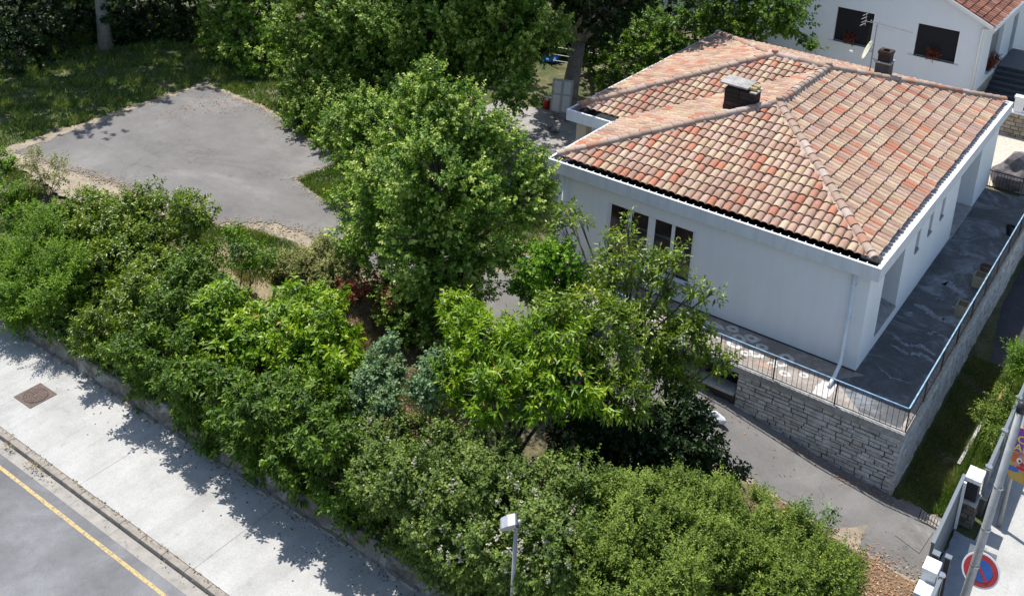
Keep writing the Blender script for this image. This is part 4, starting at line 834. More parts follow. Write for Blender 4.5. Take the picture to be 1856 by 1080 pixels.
plant('woodland_tree', 'dark tree with bare grey trunk at the top left edge of the lawn', 'tree', (-49.0, 4.2), [(-51.0, 7, 11.0, 3.6), (-47.5, 12, 10.5, 3.6), (-54, 2, 11, 3.6), (-49, 3.5, 11, 3.6), (-46.5, 8.5, 10.5, 2.8), (-55.5, 8, 12, 3.8), (-48.2, -.5, 11.5, 3.2), (-52, -4.0, 11.5, 3.6)], LEAF['dark'], .42, M_barkpale, L=.34, Wd=.26, cover=1.6)
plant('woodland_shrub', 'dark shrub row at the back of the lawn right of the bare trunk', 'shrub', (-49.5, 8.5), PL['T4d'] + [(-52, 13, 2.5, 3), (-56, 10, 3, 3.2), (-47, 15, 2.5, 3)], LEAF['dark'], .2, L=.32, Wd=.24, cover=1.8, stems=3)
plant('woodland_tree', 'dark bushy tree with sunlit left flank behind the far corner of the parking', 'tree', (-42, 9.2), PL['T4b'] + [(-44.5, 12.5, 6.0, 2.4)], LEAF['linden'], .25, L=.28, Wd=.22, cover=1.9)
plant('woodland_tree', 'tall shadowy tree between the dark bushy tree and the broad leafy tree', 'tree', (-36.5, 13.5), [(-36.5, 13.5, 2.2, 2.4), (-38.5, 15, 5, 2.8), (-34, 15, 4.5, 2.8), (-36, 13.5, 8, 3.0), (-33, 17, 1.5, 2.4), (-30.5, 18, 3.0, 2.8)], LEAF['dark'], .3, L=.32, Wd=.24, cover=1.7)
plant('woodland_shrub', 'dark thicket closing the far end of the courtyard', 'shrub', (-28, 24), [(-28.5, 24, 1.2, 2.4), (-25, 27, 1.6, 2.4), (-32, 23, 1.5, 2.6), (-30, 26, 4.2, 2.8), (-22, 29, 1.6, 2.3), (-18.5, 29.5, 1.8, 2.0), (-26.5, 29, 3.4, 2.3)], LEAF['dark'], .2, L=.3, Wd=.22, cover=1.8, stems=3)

plant('locust_shrub', 'feathery green shrub with drooping fronds at the left end of the hedge', 'shrub', (-28.2, -13.6), PL['A'], LEAF['frond'], .08, group=G, stems=4, L=.17, Wd=.055, kleaf=16, shootlen=.6, cover=3.5, drop=.1, flatter=.9)
plant('sapling', 'thin sapling with reddish sparse leaves beside the left corner of the parking', 'tree', (-33.6, -9.9), PL['B'], LEAF['olive'], .05, group=G, stems=3, L=.14, Wd=.06, cover=1.0, kleaf=7)
plant('wild_shrub', 'wild green scrub at the left edge under the sapling', 'shrub', (-34, -11.8), PL['B2'], LEAF['frond'], .08, group=G, stems=4, L=.18, Wd=.08, cover=3.0, kleaf=10)
plant('laurel_tree', 'glossy laurel with dark bare trunk poking above the hedge beside the parking', 'tree', (-25.0, -9.8), PL['C'], LEAF['laurel'], .1, group=G, L=.20, Wd=.085, cover=2.8, kleaf=9)
plant('laurel_shrub', 'big glossy laurel mass right of the feathery shrub', 'shrub', (-26, -12.4), PL['D'], LEAF['laurel'], .1, group=G, stems=5, L=.21, Wd=.09, cover=3.2)
plant('laurel_shrub', 'darker laurel mass behind the manhole cover stretch of wall', 'shrub', (-21.2, -12.6), PL['E'], LEAF['deep'], .1, group=G, stems=5, L=.2, Wd=.09, cover=3.1)
plant('young_shrub', 'dark pointed young shrub beside the grassy tongue of the parking', 'shrub', (-21.2, -9.3), PL['E2'], LEAF['plane'], .05, group=G, stems=3, L=.19, Wd=.09, cover=2.7)
plant('chestnut_shrub', 'bright yellow green big leaved top of the hedge, left of the bare earth', 'shrub', (-16.3, -12.0), PL['F'], LEAF['chest'], .12, group=G, stems=6, L=.29, Wd=.105, kleaf=8, cover=2.8, shootlen=.22, drop=.3, flatter=.9)
plant('chestnut_shrub', 'green big leaved lower hedge front hanging over the retaining wall', 'shrub', (-14.5, -14.0), PL['F2'], LEAF['deep'], .1, group=G, stems=6, L=.24, Wd=.10, kleaf=8, cover=3.1, shootlen=.25)
plant('olive_shrub', 'low rounded greyish olive bush at the end of the parking', 'shrub', (-19.2, -7.0), PL['G'], LEAF['olive'], .04, stems=5, L=.11, Wd=.065, cover=4.3)
plant('red_shrub', 'small shrub with dark red leaves beside the olive bush', 'shrub', (-15.7, -7.9), PL['H'], LEAF['red'], .04, stems=4, L=.17, Wd=.08, cover=1.5)
plant('ivy_shrub', 'grey green ivy clump right of the bare earth patch', 'shrub', (-11.8, -11.8), PL['I'], LEAF['grey'], .05, group=G, stems=4, L=.12, Wd=.10, cover=4.3)
plant('ivy_shrub', 'pale grey green clump against the left side of the big leaved tree', 'shrub', (-9.6, -12.3), PL['I2'], LEAF['grey'], .05, group=G, stems=3, L=.12, Wd=.10, cover=4.3)
plant('chestnut_tree', 'bright long leaved tree at the centre of the hedge', 'tree', (-7.4, -11.0), PL['J'], LEAF['chest'], .16, group=G, stems=2, L=.31, Wd=.085, kleaf=9, cover=2.8, shootlen=.3, drop=.25, flatter=.9)
plant('willow_tree', 'olive green long leaved tree right of the bright centre tree', 'tree', (-5.2, -9.7), PL['J2'], LEAF['chest2'], .14, group=G, stems=2, L=.26, Wd=.075, kleaf=9, cover=2.6, shootlen=.3)
plant('maple_tree', 'small round vivid green tree touching the middle tree', 'tree', (-8.7, -6.6), PL['K'], LEAF['maple'], .1, L=.15, Wd=.11, kleaf=10, cover=3.1)
plant('cherry_tree', 'open branchy tree with yellowing leaves in front of the bungalow window', 'tree', (-5.6, -6.9), PL['L'], LEAF['chest2'], .11, L=.25, Wd=.085, kleaf=7, cover=1.55, shootlen=.35)
plant('laurel_tree', 'dark green tree screening the left part of the terrace wall', 'tree', (-3.8, -7.6), PL['M'], LEAF['laurel'], .11, L=.21, Wd=.09, kleaf=8, cover=2.6)
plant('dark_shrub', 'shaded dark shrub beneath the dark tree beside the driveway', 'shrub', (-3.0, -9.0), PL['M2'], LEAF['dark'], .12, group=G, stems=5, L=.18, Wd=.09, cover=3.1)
plant('dogwood_shrub', 'flowering dogwood mass with white clusters left of the lamp post', 'shrub', (-8.6, -13.7), PL['N'], LEAF['dog'], .1, group=G, stems=6, L=.12, Wd=.085, kleaf=10, cover=3.4)
plant('dogwood_shrub', 'flowering dogwood mass with white clusters around and behind the lamp head', 'shrub', (-4.8, -13.7), PL['N2'], LEAF['dog'], .1, group=G, stems=6, L=.12, Wd=.085, kleaf=10, cover=3.4)
plant('privet_shrub', 'fine leaved light green hedge mass right of the flowering dogwood', 'shrub', (-.9, -12.9), PL['O'], LEAF['fine'], .1, group=G, stems=6, L=.115, Wd=.05, kleaf=12, cover=3.5, shootlen=.35, upb=.9)
plant('privet_shrub', 'fine leaved yellowish end of the hedge beside the dead leaf bed', 'shrub', (1.5, -10.6), PL['O2'], LEAF['fine'], .1, group=G, stems=6, L=.115, Wd=.05, kleaf=12, cover=3.5, shootlen=.35, upb=.9)
plant('young_shrub', 'taller grey green seedling at the edge of the driveway', 'shrub', (.7, -6.3), PL['P'], LEAF['grey'], .02, stems=2, L=.14, Wd=.08, cover=2.4)
plant('young_shrub', 'smaller grey green seedling closest to the gate', 'shrub', (1.38, -6.05), PL['P2'], LEAF['grey'], .02, stems=2, L=.13, Wd=.07, cover=2.4)
plant('bamboo_shrub', 'grassy green shrub farther back against the grey street fence', 'shrub', (4.3, 6.2), PL['R1'], LEAF['frond'], .03, stems=3, L=.2, Wd=.04, cover=2.2)
plant('bamboo_shrub', 'feathery yellow green shrub against the street fence near the gate pillar', 'shrub', (4.2, 1.9), PL['R2'], LEAF['fine'], .03, stems=4, L=.17, Wd=.045, cover=2.4)
# dogwood flower heads (parts of the two dogwoods)
def heads(parent, lobes, n, seed):
    rg = np.random.default_rng(seed); out = []
    for _ in range(n):
        c = lobes[rg.integers(len(lobes))]; d = rg.normal(size=3); d[2] = abs(d[2])*.8 + .1; d[1] = -abs(d[1]); d /= np.linalg.norm(d)
        out.append((c[0]+d[0]*c[3]*1.05, c[1]+d[1]*c[3]*1.05, c[2]+d[2]*c[3]*.95, .06))
    o = foliage('flower_clusters', out, LEAF['flower'], parent=parent, L=.05, Wd=.05, cover=1.8, kleaf=5, shootlen=.02, squash=.5, seed=seed); o['kind'] = 'stuff'
dw = [o for o in C.objects if o.name.startswith('dogwood_shrub')]
heads(dw[0], PL['N'], 45, 3); heads(dw[1], PL['N2'], 85, 5)

flower_box(-10.95, 30.98, 2.2, .36, 'dark flower box on the left front window sill of the neighbour house')
flower_box(-5.95, 30.98, 2.38, .36, 'dark flower box on the right front window sill of the neighbour house')
flower_box(-3.34, 34.2, 1.56, .36, 'dull red flower box at the near end of the side window sill', 'y')
flower_box(-3.34, 35.6, 1.56, .3, 'brighter red flower box at the far end of the side window sill', 'y')

# grass blades and dead leaves
def inpoly(x, y, poly):
    c = np.zeros(len(x), bool); j = len(poly)-1
    for i in range(len(poly)):
        xi, yi = poly[i]; xj, yj = poly[j]
        c ^= ((yi > y) != (yj > y)) & (x < (xj-xi)*(y-yi)/(yj-yi+1e-12)+xi); j = i
    return c
def blades(name, region, n, h, mat, excl=(), w=.02, seed=1, lean=.5):
    rg = np.random.default_rng(seed); xs = [p[0] for p in region]; ys = [p[1] for p in region]
    x = rg.uniform(min(xs), max(xs), n*3); y = rg.uniform(min(ys), max(ys), n*3); k = inpoly(x, y, region)
    for e in excl: k &= ~inpoly(x, y, e)
    tn = np.sin(x*1.3+y*.7)*np.sin(x*.5-y*1.9+2)+np.sin(x*3.1)*np.sin(y*2.7)*.5; k &= rg.random(len(x)) < (.62+.38*tn)
    x, y, tn = x[k][:n], y[k][:n], tn[k][:n]; z = np.array([zg(a, b) for a, b in zip(x, y)]) - .01; m = len(x)
    hh = h*(.5+.9*rg.random(m))*(1+.35*tn); an = rg.random(m)*6.28; dx, dy = np.cos(an)*w*(.6+.8*rg.random(m)), np.sin(an)*w
    lx, ly = rg.normal(size=m)*lean*hh, rg.normal(size=m)*lean*hh
    A = np.stack([x-dx, y-dy, z], 1); B = np.stack([x+dx, y+dy, z], 1); Cc = np.stack([x+lx, y+ly, z+hh], 1)
    V = np.stack([A, B, Cc], 1).reshape(-1, 3); me = bpy.data.meshes.new(name); me.vertices.add(3*m); me.vertices.foreach_set('co', V.astype(np.float32).ravel())
    me.loops.add(3*m); me.loops.foreach_set('vertex_index', np.arange(3*m, dtype=np.int32)); me.polygons.add(m); me.polygons.foreach_set('loop_start', np.arange(m, dtype=np.int32)*3); me.polygons.foreach_set('loop_total', np.full(m, 3, np.int32)); me.update(calc_edges=True)
    at = me.attributes.new('rnd', 'FLOAT', 'FACE'); at.data.foreach_set('value', np.clip(.45+.25*tn+rg.normal(size=m)*.2, 0, 1).astype(np.float32))
    return link(name, me, mat)
tag(blades('lawn_grass', [(-60, 12), (-60, -9), (-40.4, -9.2), (-34, -10.4), (-40.0, 4.4), (-27, 2.2), (-26.4, -1.2), (-22, -2.0), (-17, -1.8), (-14, 1), (-18, 8), (-27, 9), (-40, 14)], 90000, .22, LEAF['grass'], [PARK, VERGE], .035, 2), 'short green lawn grass around the far side of the parking', 'grass', kind='stuff')
tag(blades('notch_grass', [(-26.6, -1.2), (-22.5, -2.2), (-19, -2.0), (-18, 2.5), (-22, 6), (-26.4, 1.9)], 26000, .17, LEAF['grass'], [], .022, 12), 'sunlit green grass wedge between the parking and the broad dark tree', 'grass', kind='stuff')
tag(blades('verge_grass', [(-26.4, -7.1), (-24.2, -6.0), (-22.4, -5.6), (-20.4, -6.0), (-19.5, -8), (-22, -8.6), (-26, -8.2)], 9000, .2, LEAF['grass'], [], .022, 3), 'green grass tongue between the parking and the hedge', 'grass', kind='stuff')
tag(blades('dry_grass', [(-24.5, -7.8), (-19.5, -6.4), (-14.5, -6.0), (-10.5, -7.5), (-10, -12.5), (-15, -12.5), (-20, -9.6)], 16000, .28, LEAF['dry'], [], .018, 4), 'dry straw coloured grass among the shrubs of the hedge', 'dry grass', kind='stuff')
tag(blades('yard_grass', [(2.5, -2.4), (4.3, -2.4), (4.6, 8), (2.5, 8)], 24000, .10, LEAF['grass'], [], .018, 5), 'shaded grass strip between the side terrace wall and the street fence', 'grass', kind='stuff')
tag(blades('yard_grass', [(2.5, -2.4), (4.3, -2.4), (4.6, 8), (2.5, 8)], 30000, .08, LEAF['dry'], [], .016, 15), 'brownish dry grass mixed through the shaded yard strip', 'dry grass', kind='stuff')
tag(blades('yard_grass', [(3.7, -2.3), (4.3, -2.4), (4.75, 9), (4.0, 9)], 26000, .2, LEAF['grass'], [], .016, 6), 'brighter mixed grass along the inside of the street fence', 'grass', kind='stuff')
def litter(name, spots, mat, s=.06, seed=1):
    rg = np.random.default_rng(seed); mb = MB()
    for (x, y, sx, sy, n) in spots:
        for _ in range(n):
            px = x + rg.normal()*sx; py = y + rg.normal()*sy
            if px > 4.2 and py > -14.9: px = 4.1
            z = zg(px, py) + .05 if py > -14.9 else -2.392
            if -5.4 < py < -2.5: z = zdrive(px) + .045
            if -9 < py < 5 and px < -19: z = (zdrive(px) if px > -26 else -.6) + .036
            a = rg.random()*6.28; l = s*rg.uniform(.5, 1.3); w = l*rg.uniform(.35, .6); ca, sa = math.cos(a), math.sin(a)
            mb.add([(px-ca*l, py-sa*l, z), (px+sa*w, py-ca*w, z+rg.uniform(0, .03)), (px+ca*l, py+sa*l, z+rg.uniform(0, .03)), (px-sa*w, py+ca*w, z+.01)], [(0, 1, 2, 3)])
    return mb.build(name, mat)
M_dead = NT('dead_leaves_m'); M_dead = M_dead.col(M_dead.ramp(M_dead.attr(), [(0, (.14, .075, .04)), (.4, (.27, .15, .08)), (.7, (.42, .2, .10)), (.85, (.45, .30, .17)), (1, (.5, .40, .27))]), .8)
M_deadk = simple('dark_litter', (.05, .04, .03), .9, 0, .4, 9)
tag(litter('fallen_leaves', [(1.9, -2.75, .5, .08, 70), (-.1, -2.75, 1.0, .1, 90), (1.0, -2.9, .3, .15, 60), (.3, -4.4, 1.5, .7, 26), (2.6, -5.4, 1.0, .25, 140), (3.2, -6.6, .6, .7, 520), (1.6, -6.3, 1.3, .5, 520), (3.4, -8.5, .5, 1.4, 420), (-4, -3.0, 1.5, .3, 70), (-4.9, -3.6, .3, .3, 20)], M_dead, .042, 1), 'scattered orange dead leaves on the driveway and its border', 'dead leaves', kind='stuff')
tag(litter('fallen_debris', [(-14, -15.35, 7, .12, 420), (-20, -15.7, 3, .4, 60), (-10, -15.8, 3, .4, 70), (-14, -16, 5, .7, 60)], M_deadk, .035, 2), 'dark leaf debris at the foot of the retaining wall', 'leaf debris', kind='stuff')
tag(litter('kerb_weeds', [(-20.5, -18.72, 3.0, .04, 90), (-14.5, -18.72, 2.5, .04, 70), (-20.3, -19.1, .3, .08, 60), (-21.8, -19.05, .15, .06, 40), (-16, -19.1, 2.5, .06, 40)], LEAF['dry'], .04, 3), 'small dry weeds growing along the kerb joint', 'weeds', kind='stuff')
ed = []
for (x0, y0), (x1, y1), n in (((-38.8, -7.9), (-36.2, -7.6), 260), ((-36.2, -7.6), (-32.5, -6.9), 520), ((-32.5, -6.9), (-29.8, -6.9), 420), ((-29.8, -6.9), (-26.2, -6.5), 300), ((-39.5, 4.0), (-35, 3.9), 260), ((-35, 3.9), (-28.5, 2.1), 420), ((-39.6, 4), (-39.1, -7.9), 260), ((-26.2, -6.5), (-22.6, -4.5), 420), ((-22.6, -4.5), (-19, -4.9), 300), ((-26.7, -1.3), (-22.5, -2.3), 200), ((-26.6, 1.6), (-26.7, -1.3), 120)):
    for q in range(6): t = (q+.5)/6; ed.append((x0+(x1-x0)*t, y0+(y1-y0)*t, abs(x1-x0)/11+.12, abs(y1-y0)/11+.15, n//6))
tag(litter('sand_scatter', ed, M_sand, .06, 9), 'pale sandy grit and dust spread thinly over the edges of the parking asphalt', 'grit', kind='stuff')
tag(litter('scattered_grit', [(-36.5, 2.6, 1.0, .5, 160), (-37.6, .8, .6, 1.2, 120)], M_dead, .05, 4), 'brown leaf scraps on the far corner of the parking', 'leaf debris', kind='stuff')

# ------------------------------------------------------------------ street things
mh = empty('manhole_cover', (-23.5, -17, -2.4), 'square framed rusty round manhole cover set in the sidewalk', 'manhole cover')
M_rust = simple('rusty_iron', (.13, .095, .08), .8, .3, .4, 12, .6)
mb = MB(); mb.box(-24.02, -17.52, -2.45, -22.98, -16.46, -2.385); mb.build('frame', M_rust, mh, bevel=.01)
mb = MB(); mb.tube([(-23.5, -16.99, -2.4), (-23.5, -16.99, -2.368)], .44, 32); lid = mb.build('lid', M_rust, mh)
mb = MB()
for r_, n in ((.1, 6), (.2, 12), (.3, 18), (.39, 24)):
    for k in range(n): th = 2*math.pi*k/n; c = Vector((-23.5+r_*math.cos(th), -16.99+r_*math.sin(th), -2.362)); mb.obox(c, (.022*math.cos(th), .022*math.sin(th), 0), (-.03*math.sin(th), .03*math.cos(th), 0), (0, 0, .007))
mb.build('tread', M_rust, lid)

lp = empty('street_lamp', (-3.4, -16.5, -2.4), 'slim grey lamp post with flat square lantern rising in front of the hedge', 'street lamp')
mb = MB(); mb.tube([(-3.24, -16.5, -2.4), (-3.27, -16.5, 0), (-3.30, -16.5, 3.0)], [.075, .06, .05], 12); mb.tube([(-3.24, -16.5, -2.4), (-3.24, -16.5, -2.3)], [.13, .1], 12); mb.build('pole', M_pole, lp, smooth=True)
LC = Vector((-3.47, -16.58, 3.13)); u1 = Vector((.58, .62, .0)).normalized(); 
ax = Vector((-.75, -.55, -.36)).normalized(); ay = Vector((0, 0, 1)).cross(ax).normalized(); az = ax.cross(ay)
mb = MB(); P0 = LC
def ring(f, wy, hz): return [P0 + ax*f + ay*(wy*sy) + az*(hz*sz) for sy, sz in ((-1, -1), (1, -1), (1, 1), (-1, 1))]
rs = [ring(-.21, .17, .04), ring(-.17, .195, .065), ring(.0, .195, .07), ring(.17, .185, .05), ring(.22, .17, .025)]
vs = [v for r_ in rs for v in r_]; fs = [(i*4+j, i*4+(j+1) % 4, i*4+4+(j+1) % 4, i*4+4+j) for i in range(4) for j in range(4)] + [(3, 2, 1, 0), (16, 17, 18, 19)]
mb.add(vs, fs); hd = mb.build('lantern', M_alu, lp, bevel=.01)
mb = MB(); mb.obox(P0 - ax*.215, ax*.022, ay*.21, az*.05); mb.build('hinge_bar', M_darkmetal, hd)
mb = MB(); mb.tube([(-3.30, -16.5, 2.93), (-3.24, -16.44, 3.23)], [.06, .045], 10); mb.build('bracket', M_pole, lp, smooth=True)
mb = MB(); mb.obox(P0 - az*.072, ax*.14, ay*.14, az*.01); mb.build('glass', M_glass, hd)

# tall pole with no-parking disc
tp = empty('sign_pole', (5.7, -9, -2.4), 'tall grey pole carrying the round no stopping sign', 'sign pole')
mb = MB(); mb.tube([(5.55, -9, -2.4), (5.78, -9, 1.5), (6.01, -9, 6.62)], [.115, .105, .09], 16); mb.build('pole', M_pole, tp, smooth=True)
mb = MB(); mb.tube([(6.005, -9, 6.45), (6.015, -9, 6.74)], [.115, .11], 16); mb.build('cap', M_darkmetal, tp, smooth=True)
mb = MB()
for z in (1.72, 2.9, 4.2): mb = MB(); mb.tube([(5.79+(z-1.5)*.045, -9, z), (5.792+(z-1.5)*.045, -9, z+.05)], .116, 16); mb.build('clamp', M_alu, tp)
def disc(c, n_, r, th, mats, name, parent):
    pass
sgn = empty('road_sign', (5.95, -8.8, 1.58), 'round red and blue no parking sign with white rim on the tall pole', 'road sign')
SC = Vector((5.93, -8.74, 1.45)); sn = Vector((.02, -.93, .36)).normalized(); sa = sn.cross(Vector((0, 0, 1))).normalized(); sb = sa.cross(sn)
M_red = simple('sign_red', (.42, .035, .035), .5, 0, .15, 4); M_sblue = simple('sign_blue', (.03, .11, .38), .5, 0, .15, 4)
def dsc(r, off, th, mat, name, par, n=40):
    mb = MB(); a_ = [SC + sn*off + sa*r*math.cos(2*math.pi*k/n) + sb*r*math.sin(2*math.pi*k/n) for k in range(n)]; b_ = [v + sn*th for v in a_]
    mb.add(a_+b_, [tuple(range(n))[::-1], tuple(range(n, 2*n))] + [(k, (k+1) % n, n+(k+1) % n, n+k) for k in range(n)]); return mb.build(name, mat, par)
plate = dsc(.455, -.03, .03, M_white, 'plate', sgn); dsc(.41, .003, .004, M_red, 'red_ring', sgn); dsc(.28, .010, .004, M_sblue, 'blue_disc', sgn)
mb = MB(); dg = (sa*.707 - sb*.707)*-1 if False else (sa*.66 + sb*.75); 
dg = Vector(sa*.62 + sb*.78)
pr = dg.cross(sn); mb.obox(SC + sn*.017, dg*.29, pr*.036, sn*.002); mb.build('slash', M_red, sgn)
mb = MB(); mb.obox(SC - sn*.10 + sb*.10 + sa*.06, sa*.33, sb*.40, sn*.008); mb.build('backing_panel', M_alu, sgn)
pp = empty('sign_post', (5.55, -1.62, -2.4), 'slender galvanised post holding the circus poster beside the grey fence', 'sign post')
mb = MB(); mb.tube([(5.55, -1.62, -2.4), (5.58, -1.62, 1.9)], .07, 12); mb.build('post', M_pole, pp, smooth=True)
# circus poster
po = empty('circus_poster', (5.85, -1.72, .4), 'colourful circus poster board with yellow lettering and a clown face', 'poster')
mb = MB(); pts = [(5.40, -.28), (5.40, 1.32), (5.48, 1.42), (6.45, 1.42), (6.45, -.52), (5.60, -.46)]
n = len(pts); mb.add([(x, -1.70, z) for x, z in pts] + [(x, -1.74, z) for x, z in pts], [tuple(range(n)), tuple(range(n, 2*n))[::-1]] + [(i, (i+1) % n, n+(i+1) % n, n+i) for i in range(n)])
M_pbg = NT('poster_print'); M_pbg = M_pbg.col(M_pbg.ramp(M_pbg.noise(3.5, 3, .5, dist=1.0), [(.35, (.50, .36, .07)), (.5, (.60, .30, .06)), (.62, (.55, .13, .05)), (.7, (.10, .22, .5))], 'LINEAR'), .5)
mb.build('board', M_pbg, po)
def pdisc(mb, cx, cz, rx, rz, y, m, n=20): mb.add([(cx+rx*math.cos(2*math.pi*k/n), y, cz+rz*math.sin(2*math.pi*k/n)) for k in range(n)], [tuple(range(n))], m)
mb = MB(); pdisc(mb, 5.80, .20, .26, .29, -1.745, 0); pdisc(mb, 5.55, .34, .13, .17, -1.7465, 1); pdisc(mb, 6.05, .36, .14, .17, -1.7465, 1); pdisc(mb, 5.70, .28, .08, .1, -1.748, 2); pdisc(mb, 5.90, .28, .08, .1, -1.748, 2); pdisc(mb, 5.71, .27, .035, .045, -1.7495, 4); pdisc(mb, 5.90, .27, .035, .045, -1.7495, 4); pdisc(mb, 5.80, .18, .07, .08, -1.7495, 3); pdisc(mb, 5.80, .03, .15, .06, -1.748, 3); pdisc(mb, 5.56, -.08, .2, .09, -1.7475, 5)
pf = mb.build('clown_face', [simple('face_pink', (.62, .3, .2), .5), simple('hair_orange', (.6, .14, .03), .5), M_white, simple('nose_red', (.5, .02, .03), .4), M_darkmetal, simple('bow_blue', (.04, .15, .5), .4)], po)
def text(s_, loc, size, mat, parent, name='lettering', rot=(math.pi/2, 0, 0)):
    cu = bpy.data.curves.new('t', 'FONT'); cu.body = s_; cu.size = size; cu.extrude = .002; cu.offset = size*.018; cu.resolution_u = 2
    to = bpy.data.objects.new('t', cu); C.objects.link(to); bpy.context.view_layer.update()
    me = bpy.data.meshes.new_from_object(to.evaluated_get(bpy.context.evaluated_depsgraph_get())); bpy.data.objects.remove(to)
    me.transform(Matrix.Translation(loc) @ Matrix.Rotation(math.pi/2, 4, 'X')); me.materials.clear(); return link(name, me, mat, parent)
M_yel = simple('print_yellow', (.75, .65, .08), .5); M_pur = simple('print_purple', (.25, .05, .35), .5)
mb = MB(); mb.box(5.42, -1.746, .56, 6.44, -1.742, 1.38); mb.build('title_band', M_pur, po)
text('CIR', (5.50, -1.752, .90), .38, M_yel, po); text('ANA', (5.47, -1.752, .60), .36, M_yel, po)
text('SPECTACLE', (5.4, -1.752, -.33), .2, M_pur, po) if False else None

# gate, pillars, fence
gt = empty('driveway_gate', (4.35, -4, -2.4), 'grey solid metal sliding gate closing the driveway', 'gate')
mb = MB(); mb.box(4.33, -5.9, -2.33, 4.38, -2.3, -.68)
y = -5.88
while y < -2.35: mb.box(4.325, y, -2.30, 4.385, y+.012, -.7); y += .2
mb.build('panel', M_gate, gt)
mb = MB(); mb.box(4.30, -5.96, -.68, 4.41, -2.25, -.60); mb.box(4.31, -5.96, -2.38, 4.40, -5.9, -.68); mb.box(4.31, -2.3, -2.38, 4.40, -2.25, -.68); mb.box(4.31, -5.9, -2.38, 4.40, -2.3, -2.33); mb.build('gate_frame', M_gate, gt, bevel=.008)
mb = MB(); mb.box(4.42, -2.66, -2.4, 4.50, -2.58, -.62); mb.build('latch_post', M_white, gt)
pg = 'white capped gate pillars'
def pillar(y0, y1, label, dark):
    r = empty('gate_pillar', (4.7, (y0+y1)/2, -2.4), label, 'gate pillar', pg)
    mb = MB(); mb.box(4.42, y0, -2.42, 4.84, y1, -1.55); mb.build('base_core', M_joint, r)
    mb = MB(); stones(mb, (4.42, y0, 0), (4.84, y0, 0), -1.55, -2.4, (0, -1, 0), (.12, .2), (.2, .45), .02, .03); stones(mb, (4.84, y0, 0), (4.84, y1, 0), -1.55, -2.4, (1, 0, 0), (.12, .2), (.2, .45), .02, .03); mb.build('stone_base', m_stone('pillar_stone', [(0, (.12, .10, .085)), (1, (.22, .19, .16))]) , r)
    mb = MB(); mb.box(4.40, y0-.05, -1.55, 4.88, y1+.03, -1.43); mb.build('base_slab', M_coping, r, bevel=.01)
    mb = MB(); mb.box(4.45, y0+.05, -1.43, 4.82, y1-.02, -.72)
    for k in range(3): mb.box(4.50+k*.11, y0+.035, -1.40, 4.56+k*.11, y0+.05, -.75)
    mb.build('shaft', dark, r)
    mb = MB(); ym = (y0+y1)/2
    mb.box(4.40, y0-.05, -.72, 4.63, y1+.04, -.56); mb.build('cap', M_white, r, bevel=.02); mb = MB(); mb.box(4.636, y0-.05, -.72, 4.88, y1+.04, -.565); mb.build('cap', M_white, r, bevel=.02)
pillar(-2.35, -1.75, 'dark grooved gate pillar with double white cap and stone base', M_darkmetal)
r = empty('gate_pillar', (4.7, -7.2, -2.4), 'stepped white gate pillar at the near end of the gate', 'gate pillar', pg)
mb = MB(); mb.box(4.40, -7.25, -2.42, 4.78, -6.75, -.62); mb.build('shaft', M_wall, r); mb = MB(); mb.box(4.38, -7.28, -.62, 4.80, -6.72, -.48); mb.build('cap', M_white, r, bevel=.02); mb = MB(); mb.box(4.40, -7.85, -2.42, 4.78, -7.29, -1.0); mb.build('lower_block', M_wall, r); mb = MB(); mb.box(4.38, -7.88, -1.0, 4.80, -7.295, -.88); mb.build('lower_cap', M_white, r, bevel=.02)
gp = empty('receiver_post', (4.6, -6.25, -2.4), 'pair of grey steel gate guide posts next to the stepped pillar', 'gate guide')
for (x0, y0, x1, y1) in ((4.45, -6.32, 4.62, -6.14), (4.78, -6.22, 4.92, -6.08)):
    mb = MB(); mb.box(x0, y0, -2.42, x1, y1, -.70); p_ = mb.build('post', M_darkmetal, gp); mb = MB(); mb.box(x0-.02, y0-.02, -.70, x1+.02, y1+.02, -.66); mb.build('cap', M_gate, p_)
def fence(y0, y1, label, posts):
    r = empty('street_fence', (4.9, y0, -2.4), label, 'fence')
    mb = MB(); mb.box(4.72, y0, -2.42, 5.0, y1, -1.75); mb.build('low_wall', M_joint, r); mb = MB(); mb.box(4.68, y0, -1.75, 5.06, y1, -1.66); mb.build('ledge', M_coping, r)
    mb = MB(); mb.box(4.86, y0+.02, -1.62, 4.90, y1-.02, -.70); mb.build('panel', M_gate, r); mb = MB(); mb.box(4.83, y0, -.70, 4.94, y1, -.62); mb.build('top_rail', M_gate, r, bevel=.01)
    for y in posts:
        mb = MB(); mb.box(4.83, y-.05, -1.66, 4.94, y+.05, -.60); p_ = mb.build('post', M_gate, r); mb = MB(); mb.tube([(4.885, y, -.60), (4.885, y, -.56)], .11, 14); mb.build('post_cap', M_alu, p_)
fence(-1.55, 12, 'grey metal fence on a low wall beyond the gate pillar', (-1.4, .9, 3.2, 5.5, 7.8, 10.1))
fence(-14.8, -7.0, 'grey metal fence on a low wall in front of the dead leaf bed', (-7.1, -9.4, -11.7, -14.0))
dg_ = empty('drain_grate', (3.7, -2.8, -2.4), 'slotted drain grate in the shadow at the driveway corner', 'drain grate')
mb = MB()
for k in range(7): mb.obox((3.45+k*.09, -2.75-.02*k, -2.372), (.033, 0, 0), (-.02, .24, 0), (0, 0, .008))
mb.build('bars', M_kerb, dg_); mb = MB(); mb.obox((3.72, -2.82, -2.381), (.34, -.07, 0), (-.02, .26, 0), (0, 0, .004)); mb.build('frame', M_darkmetal, dg_)
